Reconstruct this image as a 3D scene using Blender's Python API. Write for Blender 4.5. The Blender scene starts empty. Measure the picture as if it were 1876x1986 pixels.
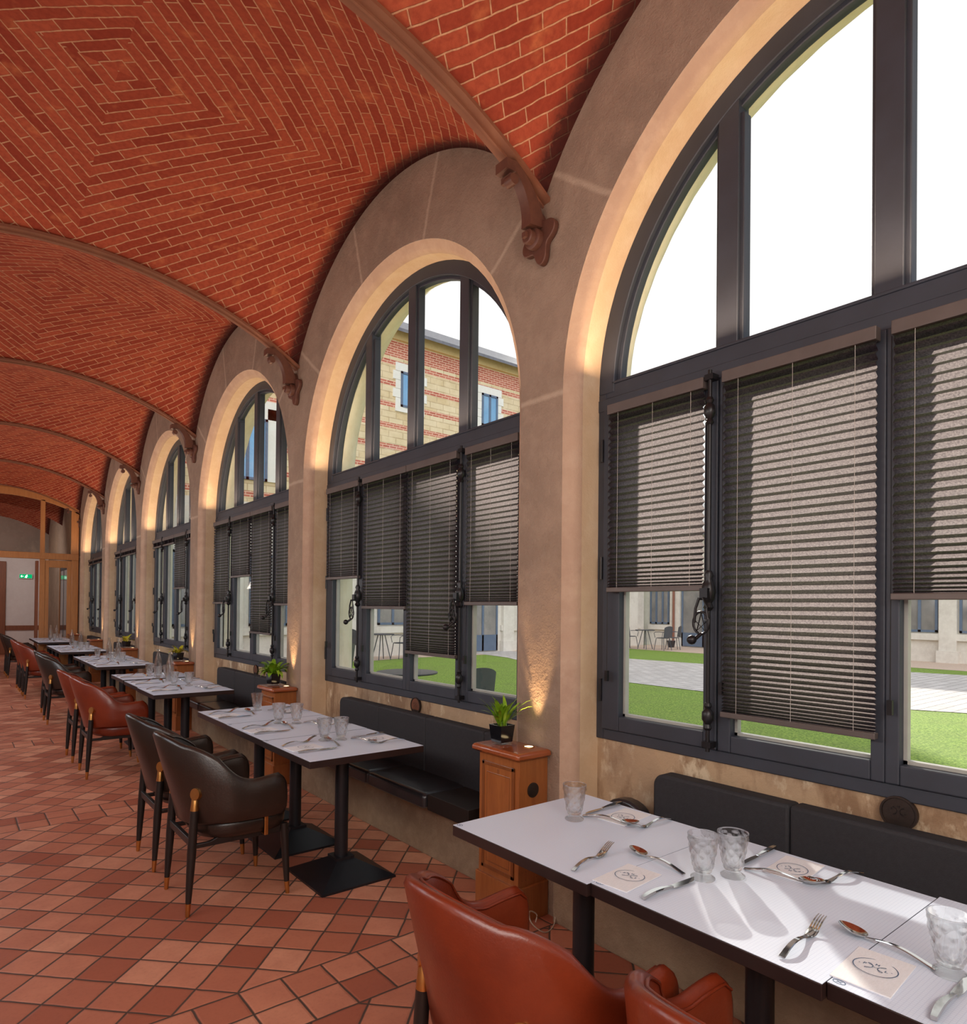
import bpy, math, random
from mathutils import Vector, Matrix
random.seed(7)
C = bpy.context.scene.collection
SC = bpy.context.scene
PI = math.pi

# ------------------------------------------------------------------ camera
H = 1.52
F_PX, CXP, CYP = 1281.73, 893.556, 1166.302
YAW, PITCH, ROLL = 0.65902, 0.00877, -0.01053
def make_camera():
    s, c = math.sin(YAW), math.cos(YAW)
    R0, F0, U0 = Vector((c, -s, 0)), Vector((s, c, 0)), Vector((0, 0, 1))
    Fw = F0 * math.cos(PITCH) + U0 * math.sin(PITCH)
    U = -F0 * math.sin(PITCH) + U0 * math.cos(PITCH)
    R = math.cos(ROLL) * R0 - math.sin(ROLL) * U
    U2 = math.sin(ROLL) * R0 + math.cos(ROLL) * U
    cd = bpy.data.cameras.new('camera'); co = bpy.data.objects.new('camera', cd); C.objects.link(co)
    m = Matrix.Identity(4)
    for i in range(3):
        m[i][0] = R[i]; m[i][1] = U2[i]; m[i][2] = -Fw[i]
    m[2][3] = H
    co.matrix_world = m
    cd.sensor_fit = 'AUTO'; cd.sensor_width = 36.0
    cd.lens = F_PX / 1986.0 * 36.0
    cd.shift_x = (938.0 - CXP) / 1986.0
    cd.shift_y = (CYP - 993.0) / 1986.0
    cd.clip_start = 0.02; cd.clip_end = 300
    SC.camera = co
make_camera()

# ------------------------------------------------------------------ world, sun, fill lights, exposure
SC.view_settings.view_transform = 'Standard'
SC.view_settings.look = 'None'
SC.view_settings.gamma = 1.0
SC.view_settings.use_curve_mapping = False
SC.view_settings.exposure = 0.0
SC.cycles.use_denoising = True
SC.cycles.max_bounces = 10
SC.cycles.transparent_max_bounces = 24
SC.cycles.sample_clamp_indirect = 6.0
SC.cycles.caustics_reflective = False
SUN_DIR = Vector((0.640, 0.634, 0.362))       # towards the sun
SUN_E, SKY_E, FILL_E = 8.0, 1.0, 1.0

w = bpy.data.worlds.new('sky'); SC.world = w; w.use_nodes = True
def make_sky():
    # hazy sky: muted blue overhead, white haze on the sun's side, and a bright patch added on the opposite side to light the facades
    nt = w.node_tree; bg = nt.nodes['Background']; L = nt.links.new
    co = nt.nodes.new('ShaderNodeTexCoord')
    def ramp(vec, stops):
        dt = nt.nodes.new('ShaderNodeVectorMath'); dt.operation = 'DOT_PRODUCT'; L(co.outputs['Generated'], dt.inputs[0]); dt.inputs[1].default_value = Vector(vec).normalized()
        cr = nt.nodes.new('ShaderNodeValToRGB'); L(dt.outputs['Value'], cr.inputs[0])
        for e, (p, c) in zip(cr.color_ramp.elements, stops): e.position = p; e.color = c
        return cr.outputs[0]
    a = ramp(SUN_DIR, [(0.40, (0.27, 0.34, 0.50, 1)), (0.82, (1.2, 1.2, 1.18, 1))])
    b = ramp((-0.62, -0.70, 0.36), [(0.25, (0, 0, 0, 1)), (0.85, (2.0, 1.95, 1.85, 1))])
    ad = nt.nodes.new('ShaderNodeMix'); ad.data_type = 'RGBA'; ad.blend_type = 'ADD'; ad.inputs[0].default_value = 1.0
    L(a, ad.inputs[6]); L(b, ad.inputs[7]); L(ad.outputs[2], bg.inputs[0]); bg.inputs[1].default_value = SKY_E
make_sky()

def light(name, kind, loc, energy, color=(1, 1, 1), target=None, **kw):
    ld = bpy.data.lights.new(name, kind); lo = bpy.data.objects.new(name, ld); C.objects.link(lo)
    lo.location = loc; ld.energy = energy; ld.color = color
    for k, v in kw.items(): setattr(ld, k, v)
    if target is not None:
        d = Vector(target) - Vector(loc)
        lo.rotation_euler = d.to_track_quat('-Z', 'Y').to_euler()
    return lo
sun = light('sun', 'SUN', (15, 17, 12), SUN_E, (1.0, 0.93, 0.82)); sun.data.angle = math.radians(1.2)
sun.rotation_euler = (-SUN_DIR).to_track_quat('-Z', 'Y').to_euler()
# added warm fill lights along the unseen left wall, aimed up at the vault and across the room
for i, y in enumerate((-1.2, 2.0, 5.4, 9.0, 12.6, 16.0)):
    light('left_warm_fill', 'AREA', (-0.85, y, 2.2), 25 * FILL_E, (1.0, 0.87, 0.75), (1.5, y + 0.4, 3.4), shape='RECTANGLE', size=1.6, size_y=0.6)
# added cool fill from the unseen left side, falling on the tables and the floor
for i, y in enumerate((-0.4, 3.2, 6.8, 10.4, 14.0)):
    light('left_cool_fill', 'AREA', (-0.9, y, 2.0), (28 if y < 5 else 44) * FILL_E, (0.80, 0.90, 1.0), (1.2, y + 0.5, 0.3), shape='RECTANGLE', size=1.4, size_y=1.6)
light('rear_fill', 'AREA', (0.1, -1.7, 3.0), 60 * FILL_E, (1.0, 0.92, 0.84), (1.4, 3.0, 0.9), shape='RECTANGLE', size=1.8, size_y=1.2)  # added fill light behind the viewpoint
light('vestibule_fill', 'AREA', (0.6, 20.3, 3.4), 34 * FILL_E, (1.0, 0.93, 0.88), (1.4, 23.0, 1.2), shape='RECTANGLE', size=1.2, size_y=1.0)  # added fill light, brightens the white wall beyond the screen

# ------------------------------------------------------------------ mesh helpers
class MB:
    def __init__(self): self.v = []; self.f = []; self.uv = None
    def add(self, vs, fs):
        o = len(self.v); self.v += [tuple(p) for p in vs]; self.f += [tuple(i + o for i in q) for q in fs]; return self
    def box(self, x0, x1, y0, y1, z0, z1):
        vs = [(x0, y0, z0), (x1, y0, z0), (x1, y1, z0), (x0, y1, z0), (x0, y0, z1), (x1, y0, z1), (x1, y1, z1), (x0, y1, z1)]
        return self.add(vs, [(0, 3, 2, 1), (4, 5, 6, 7), (0, 1, 5, 4), (1, 2, 6, 5), (2, 3, 7, 6), (3, 0, 4, 7)])
    def loft(self, rings, cap0=True, cap1=True, closed=True):
        n = len(rings[0]); vs = [p for r in rings for p in r]; fs = []
        for i in range(len(rings) - 1):
            for j in range(n if closed else n - 1):
                a = i * n + j; b = i * n + (j + 1) % n
                fs.append((a, b, b + n, a + n))
        if cap0: fs.append(tuple(reversed(range(n))))
        if cap1: fs.append(tuple(range((len(rings) - 1) * n, len(rings) * n)))
        return self.add(vs, fs)
    def lathe(self, prof, c=(0, 0, 0), n=24, cap0=True, cap1=True, axis='z'):
        rings = []
        for r, h in prof:
            ring = []
            for k in range(n):
                a = 2 * PI * k / n; x, y = r * math.cos(a), r * math.sin(a)
                p = (x, y, h) if axis == 'z' else ((h, x, y) if axis == 'x' else (y, h, x))
                ring.append((c[0] + p[0], c[1] + p[1], c[2] + p[2]))
            rings.append(ring)
        return self.loft(rings, cap0, cap1)
    def tube(self, path, r, n=8, caps=True):
        path = [Vector(p) for p in path]; rings = []
        rr = r if isinstance(r, (list, tuple)) else [r] * len(path)
        up = Vector((0, 0, 1))
        for i, p in enumerate(path):
            t = (path[min(i + 1, len(path) - 1)] - path[max(i - 1, 0)]).normalized()
            u = up if abs(t.dot(up)) < 0.95 else Vector((1, 0, 0))
            a = t.cross(u).normalized(); b = t.cross(a).normalized()
            rings.append([p + rr[i] * (a * math.cos(2 * PI * k / n) + b * math.sin(2 * PI * k / n)) for k in range(n)])
        return self.loft(rings, caps, caps)
    def ribbon(self, path, widths, thick):
        """flat bar along a path in space; widths horizontal (perpendicular to path), thickness vertical-ish"""
        path = [Vector(p) for p in path]; rings = []
        for i, p in enumerate(path):
            t = (path[min(i + 1, len(path) - 1)] - path[max(i - 1, 0)]).normalized()
            a = t.cross(Vector((0, 0, 1))).normalized(); b = a.cross(t).normalized()
            wv = widths[i] / 2; th = (thick[i] if isinstance(thick, (list, tuple)) else thick) / 2
            rings.append([p + a * wv * 0.8 - b * th, p + a * wv, p + a * wv * 0.8 + b * th, p - a * wv * 0.8 + b * th, p - a * wv, p - a * wv * 0.8 - b * th])
        return self.loft(rings)
    def prism(self, poly, plane, d0, d1):
        def P(u, v, d): return {'xz': (u, d, v), 'yz': (d, u, v), 'xy': (u, v, d)}[plane]
        n = len(poly)
        return self.loft([[P(u, v, d0) for u, v in poly], [P(u, v, d1) for u, v in poly]])
    def rot(self, m):
        self.v = [tuple(m @ Vector(p)) for p in self.v]; return self
    def build(self, name, mat, parent=None, smooth=None, bevel=0, loc=None):
        me = bpy.data.meshes.new(name); me.from_pydata(self.v, [], self.f)
        me.validate(); me.update()
        import bmesh
        b = bmesh.new(); b.from_mesh(me); bmesh.ops.recalc_face_normals(b, faces=b.faces); b.to_mesh(me); b.free()
        if smooth is not None:
            me.shade_smooth(); me.set_sharp_from_angle(angle=math.radians(smooth))
        me.materials.append(mat)
        o = bpy.data.objects.new(name, me); C.objects.link(o)
        if parent: o.parent = parent
        if loc is not None: o.location = loc
        if bevel:
            md = o.modifiers.new('bevel', 'BEVEL'); md.width = bevel; md.segments = 2; md.limit_method = 'ANGLE'
        return o

def tag(o, label=None, cat=None, group=None, kind=None):
    if label: o['label'] = label
    if cat: o['category'] = cat
    if group: o['group'] = group
    if kind: o['kind'] = kind
    return o
def thing(name, label, cat, loc=(0, 0, 0), rz=0, group=None, kind=None):
    o = bpy.data.objects.new(name, None); C.objects.link(o)
    o.empty_display_size = 0.1; o.location = loc; o.rotation_euler = (0, 0, rz)
    return tag(o, label, cat, group, kind)
KIDS = {}
def kids(o): return [c for c in bpy.data.objects if c.parent == o]
def dup(o, loc=None, rz=None, label=None, group=None, parent=None):
    if o.name not in KIDS: KIDS[o.name] = [(c, [(g, kids(g)) for g in kids(c)]) for c in kids(o)]
    r = o.copy(); C.objects.link(r)
    if loc is not None: r.location = loc
    if rz is not None: r.rotation_euler = (0, 0, rz)
    if label: r['label'] = label
    if group: r['group'] = group
    if parent: r.parent = parent
    for c, gs in KIDS[o.name]:
        d = c.copy(); C.objects.link(d); d.parent = r
        for g, _ in gs:
            e = g.copy(); C.objects.link(e); e.parent = d
    return r
first_used = set()
def place(proto, loc, rz, label, group=None):
    """first call moves the prototype itself, later calls copy it"""
    if proto.name not in first_used:
        first_used.add(proto.name)
        KIDS[proto.name] = [(c, [(g, kids(g)) for g in kids(c)]) for c in kids(proto)]
        proto.location = loc; proto.rotation_euler = (0, 0, rz); proto['label'] = label
        if group: proto['group'] = group
        return proto
    return dup(proto, loc, rz, label, group)

# ------------------------------------------------------------------ materials
def srgb(r, g, b):
    def f(c):
        c /= 255.0
        return c / 12.92 if c <= 0.04045 else ((c + 0.055) / 1.055) ** 2.4
    return (f(r), f(g), f(b), 1)
class NT:
    def __init__(self, name):
        self.m = bpy.data.materials.new(name); self.m.use_nodes = True
        self.t = self.m.node_tree; self.p = self.t.nodes['Principled BSDF']; self.out = self.t.nodes['Material Output']
    def n(self, typ, **kw):
        x = self.t.nodes.new(typ)
        for k, v in kw.items(): setattr(x, k, v)
        return x
    def l(self, a, b): self.t.links.new(a, b)
    def math(self, op, a, b=None, clamp=False):
        x = self.n('ShaderNodeMath', operation=op); x.use_clamp = clamp
        for i, s in enumerate((a, b)):
            if s is None: continue
            if isinstance(s, (int, float)): x.inputs[i].default_value = s
            else: self.l(s, x.inputs[i])
        return x.outputs[0]
    def mix(self, fac, a, b, blend='MIX'):
        x = self.n('ShaderNodeMix', data_type='RGBA', blend_type=blend)
        if isinstance(fac, (int, float)): x.inputs[0].default_value = fac
        else: self.l(fac, x.inputs[0])
        for i, s in ((6, a), (7, b)):
            if isinstance(s, tuple): x.inputs[i].default_value = s
            else: self.l(s, x.inputs[i])
        return x.outputs[2]
    def ramp(self, fac, stops):
        x = self.n('ShaderNodeValToRGB'); cr = x.color_ramp
        while len(cr.elements) < len(stops): cr.elements.new(0.5)
        for e, (p, c) in zip(cr.elements, stops):
            e.position = p; e.color = c if isinstance(c, tuple) else (c, c, c, 1)
        self.l(fac, x.inputs[0]); return x.outputs[0]
    def coord(self, which='Object'):
        return self.n('ShaderNodeTexCoord').outputs[which]
    def noise(self, vec, scale, detail=4, rough=0.55, stretch=None):
        if stretch:
            mp = self.n('ShaderNodeMapping'); mp.inputs['Scale'].default_value = stretch; self.l(vec, mp.inputs[0]); vec = mp.outputs[0]
        x = self.n('ShaderNodeTexNoise'); x.inputs['Scale'].default_value = scale; x.inputs['Detail'].default_value = detail; x.inputs['Roughness'].default_value = rough
        self.l(vec, x.inputs['Vector']); return x.outputs[0]
    def bump(self, h, strength, dist=0.01):
        x = self.n('ShaderNodeBump'); x.inputs['Strength'].default_value = strength; x.inputs['Distance'].default_value = dist
        self.l(h, x.inputs['Height']); self.l(x.outputs[0], self.p.inputs['Normal'])
    def color(self, c):
        if isinstance(c, tuple): self.p.inputs['Base Color'].default_value = c
        else: self.l(c, self.p.inputs['Base Color'])
    def set(self, **kw):
        for k, v in kw.items(): self.p.inputs[k.replace('_', ' ')].default_value = v
        return self
def simple(name, c1, c2=None, rough=0.5, metal=0.0, scale=8, bump=None, bscale=None, stretch=None, spec=0.5, coat=0, sheen=0):
    t = NT(name); co = t.coord()
    if c2 is None: c2 = tuple(x * 0.82 for x in c1[:3]) + (1,)
    nz = t.noise(co, scale, 5, 0.6, stretch)
    t.color(t.mix(t.ramp(nz, [(0.3, 0.0), (0.7, 1.0)]), c1, c2))
    t.set(Roughness=rough, Metallic=metal)
    t.p.inputs['Specular IOR Level'].default_value = spec
    t.p.inputs['Coat Weight'].default_value = coat
    t.p.inputs['Sheen Weight'].default_value = sheen
    if bump: t.bump(t.noise(co, bscale or scale * 4, 4, 0.6, stretch), bump, 0.006)
    return t.m

# plaster and stone of the window wall
def stone(name, a, b, c, bscale=26, bstr=0.5, joints=False):
    t = NT(name); co = t.coord()
    n1 = t.noise(co, 1.6, 6, 0.62); n2 = t.noise(co, 9, 6, 0.65)
    base = t.mix(t.ramp(n1, [(0.35, 0.0), (0.65, 1.0)]), a, b)
    base = t.mix(t.math('MULTIPLY', t.ramp(n2, [(0.45, 0.0), (0.75, 1.0)]), 0.6), base, c)
    if joints:
        sp = t.n('ShaderNodeSeparateXYZ'); t.l(co, sp.inputs[0])
        yy = t.math('SUBTRACT', t.math('MULTIPLY', t.math('FRACT', t.math('DIVIDE', t.math('SUBTRACT', sp.outputs[1], 0.905 - 3.0147 / 2), 3.0147)), 3.0147), 3.0147 / 2)
        zz = t.math('SUBTRACT', sp.outputs[2], 2.588)
        wob = t.math('MULTIPLY', t.math('SUBTRACT', n2, 0.5), 0.03)
        msk = None
        for ang in (0.0, 38.0, 74.0, 108.0, 144.0, 180.0):
            cs, sn = math.cos(math.radians(ang)), math.sin(math.radians(ang))
            dd = t.math('ABSOLUTE', t.math('ADD', t.math('SUBTRACT', t.math('MULTIPLY', zz, cs), t.math('MULTIPLY', yy, sn)), wob))
            al = t.math('GREATER_THAN', t.math('ADD', t.math('MULTIPLY', yy, cs), t.math('MULTIPLY', zz, sn)), 1.2)
            q = t.math('MULTIPLY', t.ramp(dd, [(0.006, 1.0), (0.020, 0.0)]), al)
            msk = q if msk is None else t.math('MAXIMUM', msk, q)
        base = t.mix(t.math('MULTIPLY', msk, 0.55), base, srgb(198, 176, 154))
    t.color(base); t.set(Roughness=0.9); t.p.inputs['Specular IOR Level'].default_value = 0.2
    h = t.math('ADD', t.math('MULTIPLY', t.noise(co, bscale, 6, 0.65), 1.0), t.math('MULTIPLY', t.noise(co, bscale * 5, 3, 0.6), 0.4))
    t.bump(h, bstr, 0.012)
    return t.m
M = {}
M['plaster'] = stone('wall_plaster', srgb(160, 136, 118), srgb(140, 119, 103), srgb(174, 150, 130), 20, 0.9, True)
M['bead'] = stone('bead_stone', srgb(192, 162, 138), srgb(178, 147, 126), srgb(204, 176, 152), 30, 0.35)
M['reveal'] = stone('reveal_stone', srgb(216, 188, 154), srgb(204, 174, 140), srgb(226, 204, 174), 26, 0.3)
M['extstone'] = stone('exterior_stone', srgb(236, 228, 208), srgb(224, 214, 192), srgb(214, 200, 172), 14, 0.35)
M['white'] = stone('white_plaster', srgb(226, 216, 212), srgb(220, 208, 204), srgb(230, 222, 218), 30, 0.1)
M['taupe'] = stone('taupe_plaster', srgb(150, 132, 120), srgb(140, 122, 110), srgb(160, 142, 128), 20, 0.3)
def niche_mat():
    t = NT('stained_niche_stone'); co = t.coord()
    n1 = t.noise(co, 3.2, 6, 0.65, (1, 1, 0.45)); n2 = t.noise(co, 11, 5, 0.6, (1, 1, 0.6)); n3 = t.noise(co, 2.0, 3, 0.5)
    c = t.mix(t.ramp(n1, [(0.42, 0.0), (0.52, 1.0)]), srgb(140, 110, 82), srgb(180, 152, 120))
    c = t.mix(t.ramp(n2, [(0.56, 0.0), (0.66, 1.0)]), c, srgb(206, 186, 156))
    c = t.mix(t.ramp(n3, [(0.5, 0.0), (0.7, 0.5)]), c, srgb(132, 110, 92))
    t.color(c); t.set(Roughness=0.75); t.bump(t.noise(co, 24, 6, 0.65), 0.45, 0.012); return t.m
M['niche'] = niche_mat()
M['plinth'] = stone('bench_plinth_stone', srgb(160, 136, 110), srgb(134, 112, 92), srgb(178, 154, 128), 24, 0.6)

def vault_mat():
    t = NT('vault_brick'); uv = t.n('ShaderNodeUVMap').outputs[0]
    sp = t.n('ShaderNodeSeparateXYZ'); t.l(uv, sp.inputs[0])
    nz = t.n('ShaderNodeTexNoise'); nz.inputs['Scale'].default_value = 9; nz.inputs['Detail'].default_value = 2; t.l(uv, nz.inputs['Vector'])
    wob = t.math('MULTIPLY', t.math('SUBTRACT', nz.outputs[0], 0.5), 0.016)
    ax = t.math('ABSOLUTE', sp.outputs[0]); ay = t.math('ABSOLUTE', sp.outputs[1])
    v = t.math('ADD', t.math('MULTIPLY', t.math('ADD', ax, ay), 0.7071), wob)
    # each of the four triangular fields has its own brick offset
    u = t.math('ADD', t.math('MULTIPLY', t.math('SUBTRACT', ax, ay), 0.7071), t.math('ADD', t.math('MULTIPLY', t.math('SIGN', sp.outputs[0]), 7.13), t.math('MULTIPLY', t.math('SIGN', sp.outputs[1]), 17.37)))
    cb = t.n('ShaderNodeCombineXYZ'); t.l(u, cb.inputs[0]); t.l(v, cb.inputs[1])
    def brick(c1, c2, cm):
        b = t.n('ShaderNodeTexBrick'); b.offset = 0.5; b.offset_frequency = 2; b.squash = 1.0
        b.inputs['Scale'].default_value = 1.0; b.inputs['Brick Width'].default_value = 0.245; b.inputs['Row Height'].default_value = 0.066
        b.inputs['Mortar Size'].default_value = 0.0048; b.inputs['Mortar Smooth'].default_value = 0.35; b.inputs['Bias'].default_value = 0.0
        b.inputs['Color1'].default_value = c1; b.inputs['Color2'].default_value = c2; b.inputs['Mortar'].default_value = cm
        t.l(cb.outputs[0], b.inputs['Vector']); return b
    b = brick(srgb(142, 54, 35), srgb(172, 80, 54), srgb(202, 148, 114))
    fine = t.noise(uv, 34, 4, 0.6); big = t.noise(uv, 5, 3, 0.6)
    col = t.mix(t.math('MULTIPLY', t.ramp(big, [(0.58, 0.0), (0.70, 1.0)]), 0.45), b.outputs[0], srgb(208, 122, 78))
    col = t.mix(t.math('MULTIPLY', t.ramp(fine, [(0.35, 1.0), (0.6, 0.0)]), 0.35), col, srgb(112, 34, 22))
    # dark edge along the wall (a mottled band that follows the joint with the plaster)
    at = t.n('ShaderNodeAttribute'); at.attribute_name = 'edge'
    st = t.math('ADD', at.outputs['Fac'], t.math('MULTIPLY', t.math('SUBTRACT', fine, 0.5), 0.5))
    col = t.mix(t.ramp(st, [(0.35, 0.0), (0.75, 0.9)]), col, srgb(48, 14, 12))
    t.color(col); t.set(Roughness=0.82); t.p.inputs['Specular IOR Level'].default_value = 0.25
    h = t.math('ADD', t.math('MULTIPLY', b.outputs[1], -1.0), t.math('MULTIPLY', fine, 0.25))
    t.bump(h, 0.8, 0.008); return t.m
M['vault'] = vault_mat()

def floor_mat():
    t = NT('terracotta_tiles'); g = t.n('ShaderNodeNewGeometry').outputs['Position']
    wn = t.n('ShaderNodeTexNoise'); wn.inputs['Scale'].default_value = 7; t.l(g, wn.inputs['Vector'])
    wob = t.n('ShaderNodeVectorMath', operation='SCALE'); sub = t.n('ShaderNodeVectorMath', operation='SUBTRACT'); sub.inputs[1].default_value = (0.5, 0.5, 0.5)
    t.l(wn.outputs[1], sub.inputs[0]); t.l(sub.outputs[0], wob.inputs[0]); wob.inputs[3].default_value = 0.010
    ad = t.n('ShaderNodeVectorMath', operation='ADD'); t.l(g, ad.inputs[0]); t.l(wob.outputs[0], ad.inputs[1])
    pos = ad.outputs[0]
    sep = t.n('ShaderNodeSeparateXYZ'); t.l(pos, sep.inputs[0])
    period, y0 = 3.0445, 2.241
    ym = t.math('MULTIPLY', t.math('FRACT', t.math('DIVIDE', t.math('SUBTRACT', sep.outputs[1], y0), period)), period)
    band = t.math('LESS_THAN', ym, 0.338)
    def cells(ox, oy, rz, sx, sy):
        s = t.n('ShaderNodeVectorMath', operation='SUBTRACT'); s.inputs[1].default_value = (ox, oy, 0); t.l(pos, s.inputs[0])
        mp = t.n('ShaderNodeMapping'); mp.inputs['Rotation'].default_value = (0, 0, rz); t.l(s.outputs[0], mp.inputs[0])
        q = t.n('ShaderNodeSeparateXYZ'); t.l(mp.outputs[0], q.inputs[0])
        return t.math('DIVIDE', q.outputs[0], sx), t.math('DIVIDE', q.outputs[1], sy)
    ua, va = cells(0.2986, 2.9476, -0.79056, 0.17418, 0.17418)
    ub, vb0 = cells(0.916, 0, 0, 0.1745, 1.0)
    vb = t.math('DIVIDE', ym, 0.169)
    def sel(a, b):
        x = t.n('ShaderNodeMix', data_type='FLOAT'); t.l(band, x.inputs[0]); t.l(a, x.inputs[2]); t.l(b, x.inputs[3]); return x.outputs[0]
    u = sel(ua, ub); v = sel(va, vb)
    def edge(x):
        f = t.math('FRACT', x); return t.math('MINIMUM', f, t.math('SUBTRACT', 1.0, f))
    d = t.math('MINIMUM', edge(u), edge(v))
    e1 = t.math('ABSOLUTE', t.math('SUBTRACT', ym, 0.338)); e2 = t.math('MINIMUM', ym, t.math('SUBTRACT', period, ym))
    d = t.math('MINIMUM', d, t.math('DIVIDE', t.math('MINIMUM', e1, e2), 0.174))
    mort = t.ramp(d, [(0.018, 1.0), (0.036, 0.0)])
    cb = t.n('ShaderNodeCombineXYZ'); t.l(t.math('FLOOR', u), cb.inputs[0]); t.l(t.math('FLOOR', v), cb.inputs[1])
    t.l(t.math('ADD', t.math('MULTIPLY', band, 31.7), t.math('FLOOR', t.math('DIVIDE', t.math('SUBTRACT', sep.outputs[1], y0), period))), cb.inputs[2])
    wh = t.n('ShaderNodeTexWhiteNoise'); t.l(cb.outputs[0], wh.inputs[0])
    col = t.ramp(wh.outputs[0], [(0.0, srgb(166, 92, 68)), (0.35, srgb(190, 116, 88)), (0.7, srgb(208, 136, 106)), (1.0, srgb(220, 154, 122))])
    nz = t.noise(g, 5.5, 5, 0.6); fine = t.noise(g, 60, 4, 0.6)
    col = t.mix(t.math('MULTIPLY', t.ramp(nz, [(0.4, 0.0), (0.7, 1.0)]), 0.35), col, srgb(168, 96, 74))
    col = t.mix(t.math('MULTIPLY', t.ramp(fine, [(0.3, 1.0), (0.5, 0.0)]), 0.12), col, srgb(110, 52, 38))
    col = t.mix(mort, col, srgb(84, 66, 56))
    t.color(col)
    t.l(t.ramp(nz, [(0.3, 0.42), (0.7, 0.58)]), t.p.inputs['Roughness'])
    t.p.inputs['Specular IOR Level'].default_value = 0.45
    h = t.math('ADD', t.ramp(d, [(0.01, 0.0), (0.07, 1.0)]), t.math('MULTIPLY', nz, 0.3))
    t.bump(h, 0.6, 0.004); return t.m
M['floor'] = floor_mat()

M['frame'] = simple('grey_window_paint', srgb(54, 58, 68), srgb(47, 50, 58), 0.5, 0, 5, 0.08, 30)
M['ironblack'] = simple('black_ironwork', srgb(36, 34, 36), srgb(28, 26, 28), 0.35, 0.3, 20)
M['rib'] = simple('painted_iron_rib', srgb(136, 86, 62), srgb(122, 74, 54), 0.6, 0, 6, 0.1, 40)
M['anchor'] = simple('brown_iron_anchor', srgb(104, 66, 52), srgb(88, 54, 44), 0.5, 0.1, 20, 0.1, 60)
def glass_thin(name, tint=(1, 1, 1, 1), refl=0.06):
    t = NT(name); tr = t.n('ShaderNodeBsdfTransparent'); tr.inputs[0].default_value = tint
    gl = t.n('ShaderNodeBsdfGlossy'); gl.inputs['Roughness'].default_value = 0.02
    fr = t.n('ShaderNodeLayerWeight'); fr.inputs[0].default_value = 0.5
    mx = t.n('ShaderNodeMixShader'); t.l(t.math('ADD', t.math('MULTIPLY', t.math('POWER', fr.outputs[1], 5.0), 0.8), 0.05), mx.inputs[0]); t.l(tr.outputs[0], mx.inputs[1]); t.l(gl.outputs[0], mx.inputs[2])
    t.l(mx.outputs[0], t.out.inputs[0]); return t.m
M['pane'] = glass_thin('window_glass', (0.97, 0.985, 0.98, 1))
def glass_solid(name, clear=0.45):
    t = NT(name); g = t.n('ShaderNodeBsdfGlass'); g.inputs['IOR'].default_value = 1.4; g.inputs['Roughness'].default_value = 0.0; g.inputs[0].default_value = (0.99, 1.0, 1.0, 1)
    tr = t.n('ShaderNodeBsdfTransparent'); tr.inputs[0].default_value = (0.985, 0.99, 0.99, 1)
    mx = t.n('ShaderNodeMixShader'); mx.inputs[0].default_value = clear; t.l(g.outputs[0], mx.inputs[1]); t.l(tr.outputs[0], mx.inputs[2])
    t.l(mx.outputs[0], t.out.inputs[0]); return t.m
M['glass'] = glass_solid('tumbler_glass', 0.52)
M['bottle'] = glass_solid('bottle_glass', 0.7)
M['water'] = glass_solid('water', 0.75)
def blind_mat():
    t = NT('pleated_blind_fabric'); co = t.coord()
    n = t.noise(co, 160, 3, 0.7)
    col = t.ramp(n, [(0.35, srgb(22, 23, 34)), (0.65, srgb(34, 35, 48))])
    d = t.n('ShaderNodeBsdfDiffuse'); t.l(col, d.inputs[0])
    tl = t.n('ShaderNodeBsdfTranslucent'); t.l(t.ramp(n, [(0.35, srgb(146, 134, 134)), (0.65, srgb(200, 185, 182))]), tl.inputs[0])
    mx = t.n('ShaderNodeMixShader'); mx.inputs[0].default_value = 0.5; t.l(d.outputs[0], mx.inputs[1]); t.l(tl.outputs[0], mx.inputs[2])
    t.l(mx.outputs[0], t.out.inputs[0]); return t.m
M['blind'] = blind_mat()
M['rail'] = simple('blind_rail_bronze', srgb(98, 88, 84), srgb(90, 80, 76), 0.45, 0.2, 12)
M['cord'] = simple('white_blind_cord', srgb(190, 184, 176), None, 0.7)
M['leather_tan'] = simple('tan_leather', srgb(130, 50, 23), srgb(106, 37, 17), 0.33, 0, 5, 0.12, 120, spec=0.55, coat=0.15)
M['leather_dark'] = simple('dark_brown_leather', srgb(46, 34, 28), srgb(36, 26, 21), 0.32, 0, 5, 0.12, 120, spec=0.55, coat=0.15)
M['leather_black'] = simple('black_leather', srgb(38, 38, 42), srgb(30, 30, 34), 0.3, 0, 5, 0.15, 60, spec=0.6, coat=0.1)
M['fabric_black'] = simple('black_backrest_fabric', srgb(42, 42, 46), srgb(34, 34, 38), 0.75, 0, 60, 0.25, 300)
M['wood_black'] = simple('black_stained_wood', srgb(36, 30, 28), srgb(28, 24, 22), 0.4, 0, 5, 0.05, 40, (8, 8, 1))
M['brass'] = simple('brushed_brass', srgb(216, 164, 100), srgb(202, 148, 84), 0.34, 1.0, 20)
def wood(name, a, b, rough=0.35, stretch=(14, 14, 1.2), coat=0.25):
    t = NT(name); co = t.coord(); n = t.noise(co, 2.2, 6, 0.6, stretch); n2 = t.noise(co, 9, 4, 0.6, stretch)
    c = t.mix(t.ramp(n, [(0.3, 0.0), (0.7, 1.0)]), a, b)
    c = t.mix(t.math('MULTIPLY', t.ramp(n2, [(0.5, 0.0), (0.75, 1.0)]), 0.4), c, tuple(x * 0.6 for x in a[:3]) + (1,))
    t.color(c); t.set(Roughness=rough); t.p.inputs['Coat Weight'].default_value = coat; t.bump(n2, 0.08, 0.003); return t.m
M['oak'] = wood('varnished_oak', srgb(142, 80, 40), srgb(168, 102, 54))
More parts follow.
